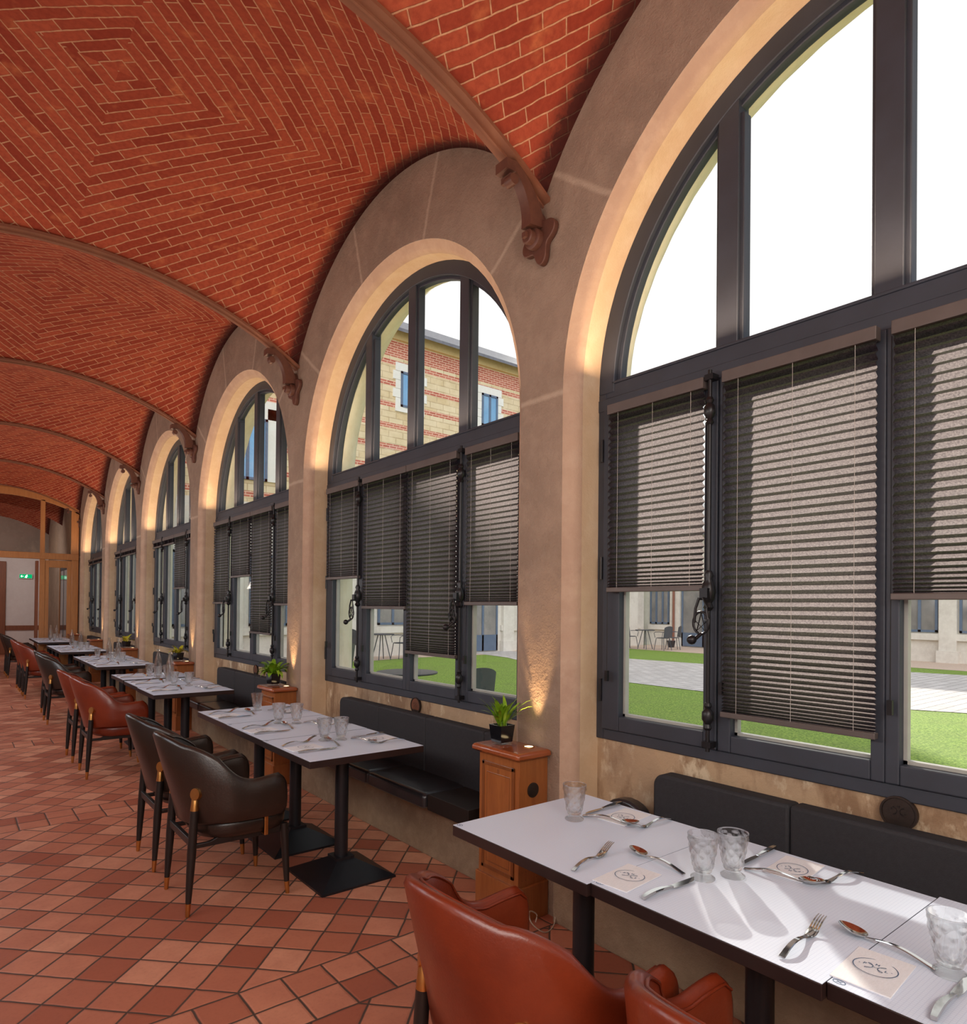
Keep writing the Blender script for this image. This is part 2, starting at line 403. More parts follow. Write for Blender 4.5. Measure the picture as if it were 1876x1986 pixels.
M['oak_red'] = wood('red_varnished_oak_top', srgb(138, 68, 36), srgb(160, 84, 46), 0.25, (1.2, 14, 14), 0.5)
M['oak_dark'] = wood('dark_moulding_oak', srgb(116, 64, 32), srgb(136, 80, 42))
M['timber'] = wood('golden_timber', srgb(172, 110, 58), srgb(188, 126, 70), 0.5, (10, 10, 1.0), 0.1)
M['timber_dark'] = wood('brown_timber', srgb(122, 66, 36), srgb(140, 80, 46), 0.5, (10, 10, 1.0), 0.1)
M['edge'] = simple('dark_table_edge', srgb(48, 32, 29), srgb(40, 26, 24), 0.42, 0, 9)
M['metal_black'] = simple('black_powder_coated_steel', srgb(34, 35, 40), srgb(28, 29, 33), 0.38, 0.2, 12)
M['steel'] = simple('polished_steel', srgb(205, 203, 200), srgb(196, 194, 192), 0.12, 1.0, 20)
def paper_mat():
    t = NT('printed_table_paper'); co = t.coord(); sp = t.n('ShaderNodeSeparateXYZ'); t.l(co, sp.inputs[0])
    def lines(s):
        f = t.math('FRACT', t.math('DIVIDE', s, 0.0085)); return t.ramp(t.math('MINIMUM', f, t.math('SUBTRACT', 1.0, f)), [(0.03, 1.0), (0.09, 0.0)])
    g = t.math('MAXIMUM', lines(sp.outputs[0]), lines(sp.outputs[1]))
    t.color(t.mix(t.math('MULTIPLY', g, 0.30), srgb(218, 228, 244), srgb(156, 172, 204)))
    t.set(Roughness=0.38); t.bump(t.noise(co, 6, 3, 0.5), 0.08, 0.01); return t.m
M['paper'] = paper_mat()
M['napkin'] = simple('cream_napkin_paper', srgb(236, 237, 240), srgb(228, 229, 231), 0.85, 0, 12, 0.25, 40, (4, 18, 1))
M['ink'] = simple('blue_grey_print', srgb(84, 110, 140), srgb(78, 102, 132), 0.8)
M['potblack'] = simple('black_gloss_pot', srgb(22, 22, 26), None, 0.12, 0, 8)
M['leaf'] = simple('green_yellow_leaves', srgb(150, 186, 40), srgb(84, 138, 26), 0.4, 0, 18)
M['leaf_y'] = simple('yellowing_leaves', srgb(214, 190, 50), srgb(128, 158, 30), 0.4, 0, 12)
M['soil'] = simple('soil', srgb(120, 100, 54), None, 0.9)
M['bronze'] = simple('dark_bronze', srgb(58, 46, 40), srgb(48, 38, 34), 0.45, 0.4, 12, 0.1, 60)
M['bronze_red'] = simple('copper_face', srgb(128, 80, 56), srgb(110, 68, 48), 0.4, 0.3, 12)
M['socket'] = simple('dark_socket_plastic', srgb(44, 42, 44), None, 0.4)
M['cable'] = simple('cream_cable', srgb(196, 180, 160), None, 0.6)
def emit(name, c, e):
    t = NT(name); em = t.n('ShaderNodeEmission'); em.inputs[0].default_value = c; em.inputs[1].default_value = e
    t.l(em.outputs[0], t.out.inputs[0]); return t.m
M['lampglow'] = emit('uplight_lens', (1.0, 0.72, 0.38, 1), 6.0)
M['exitgreen'] = emit('exit_sign_green', (0.0, 0.42, 0.14, 1), 1.1)
M['exitwhite'] = emit('exit_sign_pictogram', (0.75, 1.0, 0.85, 1), 3.0)
def grass_mat():
    t = NT('lawn_grass'); g = t.n('ShaderNodeNewGeometry').outputs['Position']
    n = t.noise(g, 38, 6, 0.75); b = t.noise(g, 1.2, 4, 0.6)
    c = t.ramp(n, [(0.36, srgb(72, 104, 24)), (0.5, srgb(122, 158, 46)), (0.64, srgb(184, 204, 96))])
    c = t.mix(t.math('MULTIPLY', t.ramp(b, [(0.4, 0.0), (0.7, 1.0)]), 0.35), c, srgb(116, 132, 64))
    t.color(c); t.set(Roughness=0.8); t.bump(n, 0.8, 0.03); return t.m
M['grass'] = grass_mat()
def paving_mat():
    t = NT('grey_paving_setts'); g = t.n('ShaderNodeNewGeometry').outputs['Position']
    b = t.n('ShaderNodeTexBrick'); b.inputs['Scale'].default_value = 1; b.inputs['Brick Width'].default_value = 0.34; b.inputs['Row Height'].default_value = 0.2
    b.inputs['Mortar Size'].default_value = 0.012; b.inputs['Color1'].default_value = srgb(186, 180, 176); b.inputs['Color2'].default_value = srgb(206, 200, 196); b.inputs['Mortar'].default_value = srgb(140, 134, 130)
    t.l(g, b.inputs['Vector']); t.color(b.outputs[0]); t.set(Roughness=0.8); return t.m
M['paving'] = paving_mat()
M['gravel'] = simple('pinkish_gravel', srgb(212, 190, 172), srgb(190, 166, 148), 0.9, 0, 30, 0.5, 80)
M['palestone'] = stone('pale_limestone', srgb(222, 216, 206), srgb(206, 198, 188), srgb(230, 224, 214), 10, 0.3)
M['frame_out'] = simple('blue_grey_joinery', srgb(96, 112, 134), srgb(86, 102, 124), 0.5)
M['winglass'] = simple('dim_window_glass', srgb(150, 146, 140), srgb(110, 108, 108), 0.08, 0, 1.2, spec=0.8)
M['skyglass'] = simple('sky_tinted_glass', srgb(112, 164, 206), srgb(150, 190, 220), 0.06, 0.2, 1.0, spec=0.9)  # blue sky reflection is put into the base colour
M['skydark'] = simple('dark_door_glass', srgb(40, 44, 50), srgb(66, 72, 80), 0.08, 0, 1.4, spec=0.8)
M['roof'] = simple('grey_roof_tiles', srgb(118, 120, 126), srgb(96, 98, 104), 0.7, 0, 9, 0.6, 24, (1, 1, 1))
M['pipe'] = simple('copper_downpipe', srgb(134, 84, 66), None, 0.5)
M['garden'] = simple('grey_garden_metal', srgb(74, 78, 86), srgb(64, 68, 76), 0.5)
M['leaf_dead'] = simple('fallen_leaf', srgb(214, 170, 110), None, 0.8)
def banded_mat():
    t = NT('banded_stone_and_brick'); g = t.n('ShaderNodeNewGeometry').outputs['Position']
    sp = t.n('ShaderNodeSeparateXYZ'); t.l(g, sp.inputs[0])
    cb = t.n('ShaderNodeCombineXYZ'); t.l(t.math('ADD', sp.outputs[0], sp.outputs[1]), cb.inputs[0]); t.l(sp.outputs[2], cb.inputs[1])
    def br(wd, hh, ms, a, b, m):
        x = t.n('ShaderNodeTexBrick'); x.inputs['Scale'].default_value = 1; x.inputs['Brick Width'].default_value = wd; x.inputs['Row Height'].default_value = hh
        x.inputs['Mortar Size'].default_value = ms; x.inputs['Color1'].default_value = a; x.inputs['Color2'].default_value = b; x.inputs['Mortar'].default_value = m
        t.l(cb.outputs[0], x.inputs['Vector']); return x.outputs[0]
    st = br(0.52, 0.2, 0.014, srgb(206, 182, 140), srgb(218, 200, 166), srgb(180, 156, 120))
    st = t.mix(t.math('MULTIPLY', t.ramp(t.noise(g, 3.0, 4, 0.6), [(0.4, 0.0), (0.7, 1.0)]), 0.5), st, srgb(238, 218, 184))
    rb = br(0.25, 0.075, 0.012, srgb(176, 92, 74), srgb(196, 116, 96), srgb(222, 184, 160))
    z = sp.outputs[2]
    f = t.math('FRACT', t.math('DIVIDE', t.math('SUBTRACT', 9.22, z), 0.66))
    band = t.math('LESS_THAN', f, 0.24)
    fr = t.math('MULTIPLY', t.math('GREATER_THAN', z, 9.32), t.math('LESS_THAN', z, 9.82))
    msk = t.math('MAXIMUM', t.math('MULTIPLY', band, t.math('LESS_THAN', z, 9.3)), fr)
    t.color(t.mix(msk, st, rb)); t.set(Roughness=0.9); return t.m
M['banded'] = banded_mat()
M['quoin'] = stone('white_quoins', srgb(232, 228, 220), srgb(222, 218, 208), srgb(236, 232, 226), 8, 0.2)
M['cornice'] = stone('ochre_cornice', srgb(222, 194, 140), srgb(212, 182, 126), srgb(228, 204, 156), 8, 0.2)

# ------------------------------------------------------------------ building dimensions
DF, DFR = 2.3755, 2.5686          # wall face, window frame face (x)
P, YC0 = 3.0147, 0.905            # bay pitch, centre of the nearest window
B0 = YC0 + P / 2                  # first rib
FO, ZSP = 1.357, 2.588            # opening half width on the face, springing height
WO = 1.2935                       # opening half width at the frame
XC, HALF, RR = 0.68, 1.6955, 3.15 # vault centre line, half span, rib radius
XL = XC - HALF
ZS, ZT = 0.877, 2.64
def rib_z(x):
    d = x - XC; return 4.07 - (RR - math.sqrt(RR * RR - d * d))
def wall_g(dy):                   # 0 at the ribs, 1 at mid bay
    R = 1.74; return max(0.0, (math.sqrt(max(0, R * R - dy * dy)) - (R - 0.87)) / 0.87)
def vault_z(x, dy):
    t = dy / (P / 2); wgt = (abs(x - XC) / HALF) ** 2
    return rib_z(x) + 0.29 * (1 - t * t) * (1 - wgt) + 0.87 * wall_g(dy) * wgt + 0.012
BAYS = range(-1, 8)
YEND = YC0 + 7 * P + P / 2
YNEAR = YC0 - P - P / 2

# ------------------------------------------------------------------ floor, walls, ceiling
m = MB(); m.box(XL - 0.2, DF + 0.5, YNEAR - 0.2, YEND + 0.2, -0.2, 0.0)
tag(m.build('floor', M['floor']), 'terracotta tiled corridor floor', 'floor', kind='structure')

def make_ceiling():
    vs, fs, uvs, ed = [], [], [], []
    nx, ny = 56, 44
    for k in BAYS:
        yc = YC0 + k * P; o = len(vs)
        for j in range(ny + 1):
            dy = -P / 2 + P * j / ny
            for i in range(nx + 1):
                x = XL + 2 * HALF * i / nx; dx = x - XC
                vs.append((x, yc + dy, vault_z(x, dy)))
                wgt = (abs(dx) / HALF) ** 2
                sx = RR * math.asin(dx / RR) + math.copysign(0.08 * wgt * wgt, dx)
                sy = (1 - wgt) * dy * 1.03 + wgt * 1.74 * math.asin(max(-1, min(1, dy / 1.74)))
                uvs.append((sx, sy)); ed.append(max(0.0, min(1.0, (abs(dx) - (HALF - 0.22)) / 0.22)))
        for j in range(ny):
            for i in range(nx):
                a = o + j * (nx + 1) + i; fs.append((a, a + nx + 1, a + nx + 2, a + 1))
    me = bpy.data.meshes.new('ceiling'); me.from_pydata(vs, [], fs); me.update()
    ul = me.uv_layers.new(name='UVMap')
    for lp in me.loops: ul.data[lp.index].uv = uvs[lp.vertex_index]
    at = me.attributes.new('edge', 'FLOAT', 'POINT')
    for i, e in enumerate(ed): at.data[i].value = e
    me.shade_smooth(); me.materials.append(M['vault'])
    o = bpy.data.objects.new('ceiling', me); C.objects.link(o)
    tag(o, 'red brick vaulted ceiling laid in concentric diamonds', 'ceiling', kind='structure')
make_ceiling()

PROF = [(0.0, 0.0), (-0.012, 0.014), (-0.040, 0.028), (-0.060, 0.052), (-0.063, 0.075)]   # bead: (offset, depth)
def opening_path(off, n=40):
    """points (dy, z) up the far jamb, over the arch and down the near jamb"""
    pts = [(FO + off, 0.0), (FO + off, ZS), (FO + off, 1.6), (FO + off, ZSP)]
    for i in range(1, n):
        a = PI * i / n; pts.append(((FO + off) * math.cos(a), ZSP + (FO + off) * math.sin(a)))
    pts += [(-FO - off, ZSP), (-FO - off, 1.6), (-FO - off, ZS), (-FO - off, 0.0)]
    return pts
def sweep(mb, yc, prof, x0=DF):
    rings = [[(x0 + d, yc + y, z) for y, z in opening_path(o)] for o, d in prof]
    n = len(rings[0]); vs = [p for r in rings for p in r]; fs = []
    for i in range(len(rings) - 1):
        for j in range(n - 1):
            a = i * n + j; fs.append((a, a + 1, a + 1 + n, a + n))
    mb.add(vs, fs)
def make_wall():
    face, bead, rev, niche, pl, ext, extf = MB(), MB(), MB(), MB(), MB(), MB(), MB()
    for k in BAYS:
        yc = YC0 + k * P
        if k > 5:
            face.box(DF, DF + 0.4, yc - P / 2, yc + P / 2, 0, 4.5); continue
        hp = P / 2
        for s in (1, -1):
            n = 12
            for i in range(n):
                y0, y1 = s * (FO + (hp - FO) * i / n), s * (FO + (hp - FO) * (i + 1) / n)
                z0, z1 = vault_z(DF, y0) + 0.05, vault_z(DF, y1) + 0.05
                face.add([(DF, yc + y0, 0), (DF, yc + y1, 0), (DF, yc + y1, ZSP), (DF, yc + y0, ZSP)], [(0, 1, 2, 3)])
                face.add([(DF, yc + y0, ZSP), (DF, yc + y1, ZSP), (DF, yc + y1, z1), (DF, yc + y0, z0)], [(0, 1, 2, 3)])
        N = 64
        for i in range(N):
            a0, a1 = PI * i / N, PI * (i + 1) / N
            q = []
            for a in (a0, a1): q.append((FO * math.cos(a), ZSP + FO * math.sin(a)))
            t0, t1 = vault_z(DF, q[0][0]) + 0.05, vault_z(DF, q[1][0]) + 0.05
            face.add([(DF, yc + q[0][0], q[0][1]), (DF, yc + q[1][0], q[1][1]), (DF, yc + q[1][0], t1), (DF, yc + q[0][0], t0)], [(0, 1, 2, 3)])
        sweep(bead, yc, PROF)
        sweep(rev, yc, [PROF[-1], (-0.0635, 0.12), (-0.062, 0.175), (-0.066, 0.205)])
        niche.add([(DFR + 0.01, yc - WO - .01, 0.3), (DFR + 0.01, yc + WO + .01, 0.3), (DFR + 0.01, yc + WO + .01, ZS + 0.02), (DFR + 0.01, yc - WO - .01, ZS + 0.02)], [(0, 1, 2, 3)])
        pl.box(2.335, DFR + 0.02, yc - FO + 0.002, yc + FO - 0.002, 0, 0.36)
        # outside: splayed stone surround and the outer wall face
        sweep(ext, yc, [(-0.157, 2.655 - DF), (-0.150, 2.70 - DF), (-0.02, 2.85 - DF)])
        for s in (1, -1):
            extf.add([(2.85, yc + s * (FO - .02), -.2), (2.85, yc + s * hp, -.2), (2.85, yc + s * hp, 5.2), (2.85, yc + s * (FO - .02), ZSP)], [(0, 1, 2, 3)])
        for i in range(24):
            a0, a1 = PI * i / 24, PI * (i + 1) / 24; r = FO - .02
            extf.add([(2.85, yc + r * math.cos(a0), ZSP + r * math.sin(a0)), (2.85, yc + r * math.cos(a1), ZSP + r * math.sin(a1)), (2.85, yc + (hp * math.cos(a1) if abs(math.cos(a1)) < 1 else hp * math.cos(a1)), 5.2), (2.85, yc + hp * math.cos(a0), 5.2)], [(0, 1, 2, 3)])
        extf.add([(2.62, yc - 1.25, .9), (2.62, yc + 1.25, .9), (2.62, yc + 1.25, -.2), (2.62, yc - 1.25, -.2)], [(0, 1, 2, 3)])
        ext.box(2.60, 2.90, yc - 1.30, yc + 1.30, .80, .95)      # outer stone sill
    extf.add([(DF, YNEAR, 5.2), (2.85, YNEAR, 5.2), (2.85, YEND, 5.2), (DF, YEND, 5.2)], [(0, 1, 2, 3)])
    root = thing('wall_right', 'tan plastered window wall with stone arches and pillars', 'wall', kind='structure')
    face.build('wall_face', M['plaster'], root, 30); bead.build('arch_bead', M['bead'], root, 50); rev.build('window_reveal', M['reveal'], root, 50)
    niche.build('window_niche_back', M['niche'], root); pl.build('bench_plinth', M['plinth'], root, bevel=0.006)
    ext.build('outer_surround', M['extstone'], root, 50); extf.build('outer_face', M['extstone'], root)
make_wall()
m = MB(); m.box(XL - 0.2, XL, YNEAR - .2, YEND + .2, 0, 4.3)
tag(m.build('wall_left', M['white']), 'plain plaster wall along the corridor', 'wall', kind='structure')
m = MB(); m.box(XL, DF + .4, YNEAR - 0.2, YNEAR, 0, 4.5)
tag(m.build('wall_back', M['white']), 'plain plaster wall behind the viewpoint', 'wall', kind='structure')
m = MB(); m.box(XL, DF + .4, YEND, YEND + 0.2, 0, 4.5)
wf = tag(m.build('wall_far', M['taupe']), 'end wall of the vestibule beyond the timber screen', 'wall', kind='structure')
MB().box(XL, DF, YEND - 0.02, YEND, 0.25, 2.95).build('painted_panel', M['white'], wf)
MB().box(XL, DF, YEND - 0.05, YEND - .02, 0.70, 0.84).build('chair_rail', M['timber_dark'], wf)

# iron ribs with wall anchors
for n_, k in enumerate(range(-1, 6)):
    y = B0 + k * P
    xs = [XL + 2 * HALF * i / 48 for i in range(49)]
    root = thing('trim_%d' % (n_ + 1), 'brown iron rib arching across the brick vault', 'iron rib', (0, y, 0), kind='structure')
    mb = MB()
    rings = []
    for x in xs:
        z = rib_z(x); rings.append([(x, -0.05, z), (x, 0.05, z), (x, 0.05, z + 0.02), (x, -0.05, z + 0.02)])
    mb.loft(rings); mb.build('rib_flange', M['rib'], root, 40)
    mb = MB(); rings = []
    for x in xs:
        z = rib_z(x); rings.append([(x, -0.006, z - 0.012), (x, 0.006, z - 0.012), (x, 0.006, z + .05), (x, -0.006, z + .05)])
    mb.loft(rings); mb.build('rib_web', M['rib'], root, 40)
    if k < 0: continue
    # curved arm down the wall
    a = MB(); path = []
    for i in range(15):
        t = i / 14
        x = 2.13 + 0.175 * (1 - (1 - t) ** 2) ; z = rib_z(2.13) - 0.028 - 0.26 * t ** 1.25
        path.append((x, 0, z))
    rings = []
    for i, p in enumerate(path):
        t = i / 14; th = 0.028 + 0.02 * t; hw = 0.034 - 0.006 * math.sin(PI * t)
        rings.append([(p[0] - th, -hw, p[2]), (p[0] - th, hw, p[2]), (p[0] + th, hw, p[2] + .01), (p[0] + th, -hw, p[2] + .01)])
    a.loft(rings); a.build('anchor_arm', M['anchor'], root, 40)
    c = MB(); zz = rib_z(2.13) - 0.05
    c.box(2.09, 2.15, -0.042, 0.042, zz - 0.03, zz + .02); c.box(2.12, 2.14, -.036, .036, zz - .07, zz - .04)
    c.lathe([(0.026, 0), (0.026, 0.05)], (2.13, -.052, zz - .075), 16, axis='y'); c.build('anchor_clamp', M['anchor'], root, 40)
    pl = MB(); zc = 3.40; n = 64; poly = []
    for i in range(n):
        th = 2 * PI * i / n; r = 0.102 + 0.026 * math.cos(4 * th + 0.9); poly.append((r * math.cos(th) * 0.92, zc + r * math.sin(th) * 1.15))
    pl.prism(poly, 'yz', DF - 0.035, DF - 0.002); plate = pl.build('wall_plate', M['anchor'], root, 30, bevel=0.004)
    bm_ = MB(); bm_.lathe([(0.052, 0), (0.052, -0.03), (0.044, -0.036)], (DF - .035, 0.01, zc - .01), 20, axis='x')
    bm_.lathe([(0.036, -0.03), (0.036, -0.065), (0.03, -0.07)], (DF - .035, 0.01, zc - .01), 20, axis='x')
    bm_.box(DF - .035 - .09, DF - .10, 0.01 - .013, 0.01 + .013, zc - .023, zc + .003); bm_.build('anchor_bolt', M['anchor'], plate, 40)

# ------------------------------------------------------------------ windows
def sash(parent, y0, y1, sl, sr, z0=0.93, z1=2.50):
    """y0<y1, stile widths at the low-y and high-y sides"""
    mb = MB(); xa, xb = -0.014, 0.058
    mb.box(xa, xb, y0, y0 + sl, z0, z1); mb.box(xa, xb, y1 - sr, y1, z0, z1)
    mb.box(xa, xb, y0 + sl, y1 - sr, z0, 1.0); mb.box(xa, xb, y0 + sl, y1 - sr, 2.435, z1)
    o = mb.build('casement', M['frame'], parent, bevel=0.005)
    g = MB(); g.add([(0.036, y0 + sl - .005, .99), (0.036, y1 - sr + .005, .99), (0.036, y1 - sr + .005, 2.445), (0.036, y0 + sl - .005, 2.445)], [(0, 1, 2, 3)])
    g.build('pane', M['pane'], o)
    bd = MB()
    for (a, b, c, d) in ((y0 + sl, y0 + sl + .012, 1.0, 2.435), (y1 - sr - .012, y1 - sr, 1.0, 2.435), (y0 + sl, y1 - sr, 1.0, 1.012), (y0 + sl, y1 - sr, 2.423, 2.435)):
        bd.box(0.022, 0.05, a, b, c, d)
    bd.build('glazing_bead', M['extbead'], o)
    return o
for k in range(6):   # warm strip lamps on top of each transom, washing the arch above
    light('transom_strip_lamp', 'AREA', (DFR - .115, YC0 + k * P, ZT + .03), 14.0, (1.0, 0.72, 0.48), (DFR - .115, YC0 + k * P, 4.0), shape='RECTANGLE', size=0.04, size_y=2.4)
M['extbead'] = simple('pale_glazing_bead', srgb(176, 176, 168), None, 0.5)
def cremone(parent, y, n=0):
    mb = MB(); x = -0.045
    mb.tube([(x, y, 0.925), (x, y, 2.53)], 0.0085, 10)
    for z in (0.955, 2.50): mb.box(x - .012, -0.012, y - .02, y + .02, z - .012, z + .012)
    for z in (1.075, 2.36):
        mb.lathe([(0.012, -.06), (0.017, -.05), (0.012, -.035), (0.024, -.015), (0.024, .015), (0.012, .03), (0.017, .042), (0.012, .055)], (x, y, z), 14)
    o = mb.build('espagnolette', M['ironblack'], parent, 40)
    h = MB(); zc = 1.60
    h.lathe([(0.010, -.085), (0.022, -.07), (0.014, -.05), (0.026, -.03), (0.03, 0), (0.024, .03), (0.014, .05), (0.02, .065), (0.011, .085)], (x, y, zc), 14)
    h.box(x - .04, x - .01, y - .018, y + .018, zc - .04, zc + .01)
    # openwork lever: ring with a five pointed star, and a ball
    xl = x - 0.05; cz = zc - 0.135
    h.tube([(xl, y - .006, zc - .03), (xl - .004, y - .024, zc - .075), (xl - .004, y - .032, cz)], 0.006, 8); h.tube([(xl, y + .012, zc - .03), (xl - .004, y + .026, zc - .075), (xl - .004, y + .032, cz)], 0.006, 8)
    ring = [(xl - .004, y + .036 * math.cos(2 * PI * i / 20), cz + .046 * math.sin(2 * PI * i / 20)) for i in range(21)]
    h.tube(ring, 0.0055, 8, False)
    star = []
    for i in range(6):
        a = PI / 2 + 2 * PI * (2 * i % 5) / 5; star.append((xl - .004, y + .033 * math.cos(a), cz + .041 * math.sin(a)))
    h.tube(star, 0.0032, 6)
    h.tube([(xl - .004, y, cz - .045), (xl - .03, y + .01, cz - .066)], 0.008, 8)
    for i in range(1): h.lathe([(0.001, -.02), (0.012, -.016), (0.0195, -.006), (0.0195, .006), (0.012, .016), (0.001, .02)], (xl - .04, y + .02, cz - .07), 14)
    h.build('lever_handle', M['ironblack'], o, 50)
    return o
def arch_ring(mb, ro, ri, x0, x1, n=48, z0=ZSP):
    vs, fs = [], []
    for i in range(n + 1):
        a = PI * i / n
        for r, x in ((ro, x0), (ri, x0), (ri, x1), (ro, x1)): vs.append((x, r * math.cos(a), z0 + r * math.sin(a)))
    for i in range(n):
        for j in range(4):
            a = i * 4 + j; b = i * 4 + (j + 1) % 4; fs.append((a, b, b + 4, a + 4))
    mb.add(vs, fs)
ORD = ['nearest', 'second', 'third', 'fourth', 'fifth', 'farthest']
def make_window(k):
    root = thing('window_%d' % (k + 2), 'arched grey framed window with casements and a fanlight', 'window', (DFR, YC0 + k * P, 0), kind='structure')
    mb = MB(); RI = WO - 0.092
    for s in (1, -1):
        a, b = sorted((s * WO, s * (WO - 0.045))); mb.box(0, .085, a, b, ZS, ZSP)
    mb.box(0, .085, -WO + .045, WO - .045, ZS, 0.928)
    mb.box(-0.004, .085, -WO, WO, 2.50, 2.56); mb.box(0.004, .085, -WO, WO, 2.56, ZT - .012); mb.box(0.0, .085, -WO + .08, WO - .08, ZT - .014, ZT)
    arch_ring(mb, WO, RI, 0, .085)
    arch_ring(mb, RI + .002, RI - .022, 0.024, .07)
    for y in (-0.605, 0, 0.605):
        zt = ZSP + math.sqrt((RI + .05) ** 2 - y * y); mb.box(0.003, .085, y - .046, y + .046, ZT - .01, zt)
        mb.box(0.02, .075, y - .062, y + .062, ZT - .01, ZSP + math.sqrt((RI + .01) ** 2 - (abs(y) + .062) ** 2))
    mb.build('window_frame', M['frame'], root, 30, bevel=0.004)
    # fanlight panes
    for (a, b) in ((-RI, -.651), (-.559, -.046), (.046, .559), (.651, RI)):
        pts = [(a, ZT - .002), (b, ZT - .002)]
        for i in range(13):
            y = b + (a - b) * i / 12; r2 = (RI - .005) ** 2 - y * y
            pts.append((y, max(ZT, ZSP + math.sqrt(max(0, r2)))))
        g = MB(); g.add([(0.045, y, z) for y, z in pts], [tuple(range(len(pts)))])
        g.build('fanlight_pane', M['pane'], root)
    sash(root, 0.633, 1.25, 0.062, 0.105); sash(root, 0.0, 0.627, 0.045, 0.058)
    sash(root, -0.627, 0.0, 0.058, 0.045); sash(root, -1.25, -0.633, 0.105, 0.062)
    cremone(root, 0.652); cremone(root, -0.652)
    for s in (1, -1):
        for z in (1.12, 1.72, 2.3):
            h = MB(); h.tube([(-.018, s * 1.253, z - .055), (-.018, s * 1.253, z + .055)], 0.008, 8); h.build('hinge', M['ironblack'], root, 40)
    return root
for k in range(-1, 6): make_window(k)

# ------------------------------------------------------------------ pleated blinds
def blind(yc, y0, y1, zb, label, cords=(0.12, 0.5, 0.88), raised=False):
    zt = 2.458; xm = DFR - 0.042
    root = thing('pleated_blind', label, 'blind', (xm, yc, 0), group='black pleated window blinds')
    MB().box(-.02, .022, y0, y1, zt, 2.505).build('head_rail', M['rail'], root, bevel=0.003)
    Ht = zt - zb
    n = max(6, int(round(Ht / 0.0275)))
    wts = [(1.0 if i < n * 0.62 else 1.0 - 0.72 * (i - n * 0.62) / (n * 0.38)) for i in range(n)]
    if raised: wts = [1.0] * n
    s = sum(wts); z = zt; prof = [(0.0, zt)]
    for wv in wts:
        h = Ht * wv / s; prof.append((-0.012, z - h * 0.5)); z -= h; prof.append((0.010, z))
    vs, fs = [], []
    ny = 2
    for x, zz in prof:
        vs += [(x, y0 + .004, zz), (x, y1 - .004, zz)]
    for i in range(len(prof) - 1): fs.append((2 * i, 2 * i + 1, 2 * i + 3, 2 * i + 2))
    me = MB().add(vs, fs); me.build('pleated_fabric', M['blind'], root)
    MB().box(-.016, .016, y0, y1, zb - .02, zb + .002).build('bottom_rail', M['rail'], root, bevel=0.003)
    for c in cords:
        y = y0 + (y1 - y0) * c; cb = MB(); cb.tube([(-.0135, y, zt), (-.0135, y, zb)], 0.0009, 5)
        cb.build('lift_cord', M['cord'], root)
    ch = MB(); yk = y1 + .004 if y1 + .004 < 1.2 else y0 - .004
    ch.tube([(0, yk, zt), (0, yk, 1.22)], 0.0018, 5); ch.box(-.008, .008, yk - .008, yk + .008, 1.17, 1.22)
    ch.build('pull_chain', M['ironblack'], root)
    return root
POS4 = ['far left', 'left of centre', 'right of centre', 'far right']
SPAN = [(0.675, 1.19), (0.015, 0.59), (-0.605, -0.03), (-1.19, -0.69)]
SPAN2 = [(0.645, 1.19), (-0.04, 0.575), (-0.62, -0.048), (-1.19, -0.71)]
BL = {0: [1.62, 1.10, 1.58, 1.60], 1: [1.757, 1.52, 1.215, 1.552], 2: [1.548, 1.842, 1.242, 1.537], 3: [None, None, 1.752, None], 4: [None] * 4, 5: [None] * 4}
HOW = {0: ['sunlit, half lowered', 'sunlit, lowered almost fully', 'sunlit, half lowered', 'half lowered'],
       1: ['half lowered', 'lowered two thirds', 'lowered furthest', 'partly sunlit, lowered two thirds'],
       2: ['lowered two thirds', 'lowered least', 'lowered furthest', 'lowered two thirds'], 3: ['raised', 'raised', 'half lowered', 'raised'], 4: ['raised'] * 4, 5: ['raised'] * 4}
for k in range(6):
    for j in range(4):
        zb = BL[k][j]; sp = (SPAN if k == 0 else SPAN2)[j]
        blind(YC0 + k * P, sp[0], sp[1], zb if zb else 2.40, 'black pleated blind, %s, %s in the %s window' % (HOW[k][j], POS4[j], ORD[k]), raised=zb is None)

# ------------------------------------------------------------------ benches in the window niches
def rounded_slab(x0, x1, y0, y1, z0, z1, r=0.03, crown=0.0, n=6):
    rings = []
    for i in range(n + 1):
        a = PI / 2 * i / n; ins = r * (1 - math.sin(a)); z = z1 - r + r * math.sin(PI / 2 * i / n) if False else None
    prof = [(r * .6, z0), (0, z0 + r * .5)] + [(r * (1 - math.cos(PI / 2 * i / n)), z1 - r + r * math.sin(PI / 2 * i / n)) for i in range(n + 1)]
    for ins, z in prof:
        ring = []
        xa, xb, ya, yb = x0 + ins, x1 - ins, y0 + ins, y1 - ins; cr = max(0.004, r * 0.8)
        for cx_, cy_, a0 in ((xb - cr, yb - cr, 0), (xa + cr, yb - cr, PI / 2), (xa + cr, ya + cr, PI), (xb - cr, ya + cr, 3 * PI / 2)):
            for j in range(5):
                a = a0 + PI / 2 * j / 4; ring.append((cx_ + cr * math.cos(a), cy_ + cr * math.sin(a), z))
        rings.append(ring)
    if crown:
        last = rings[-1]; cx_ = (x0 + x1) / 2; cy_ = (y0 + y1) / 2
        for f, c in ((0.8, .6), (0.5, .9)):
            rings.append([(cx_ + (p[0] - cx_) * f, cy_ + (p[1] - cy_) * f, p[2] + crown * c) for p in last])
    return MB().loft(rings)
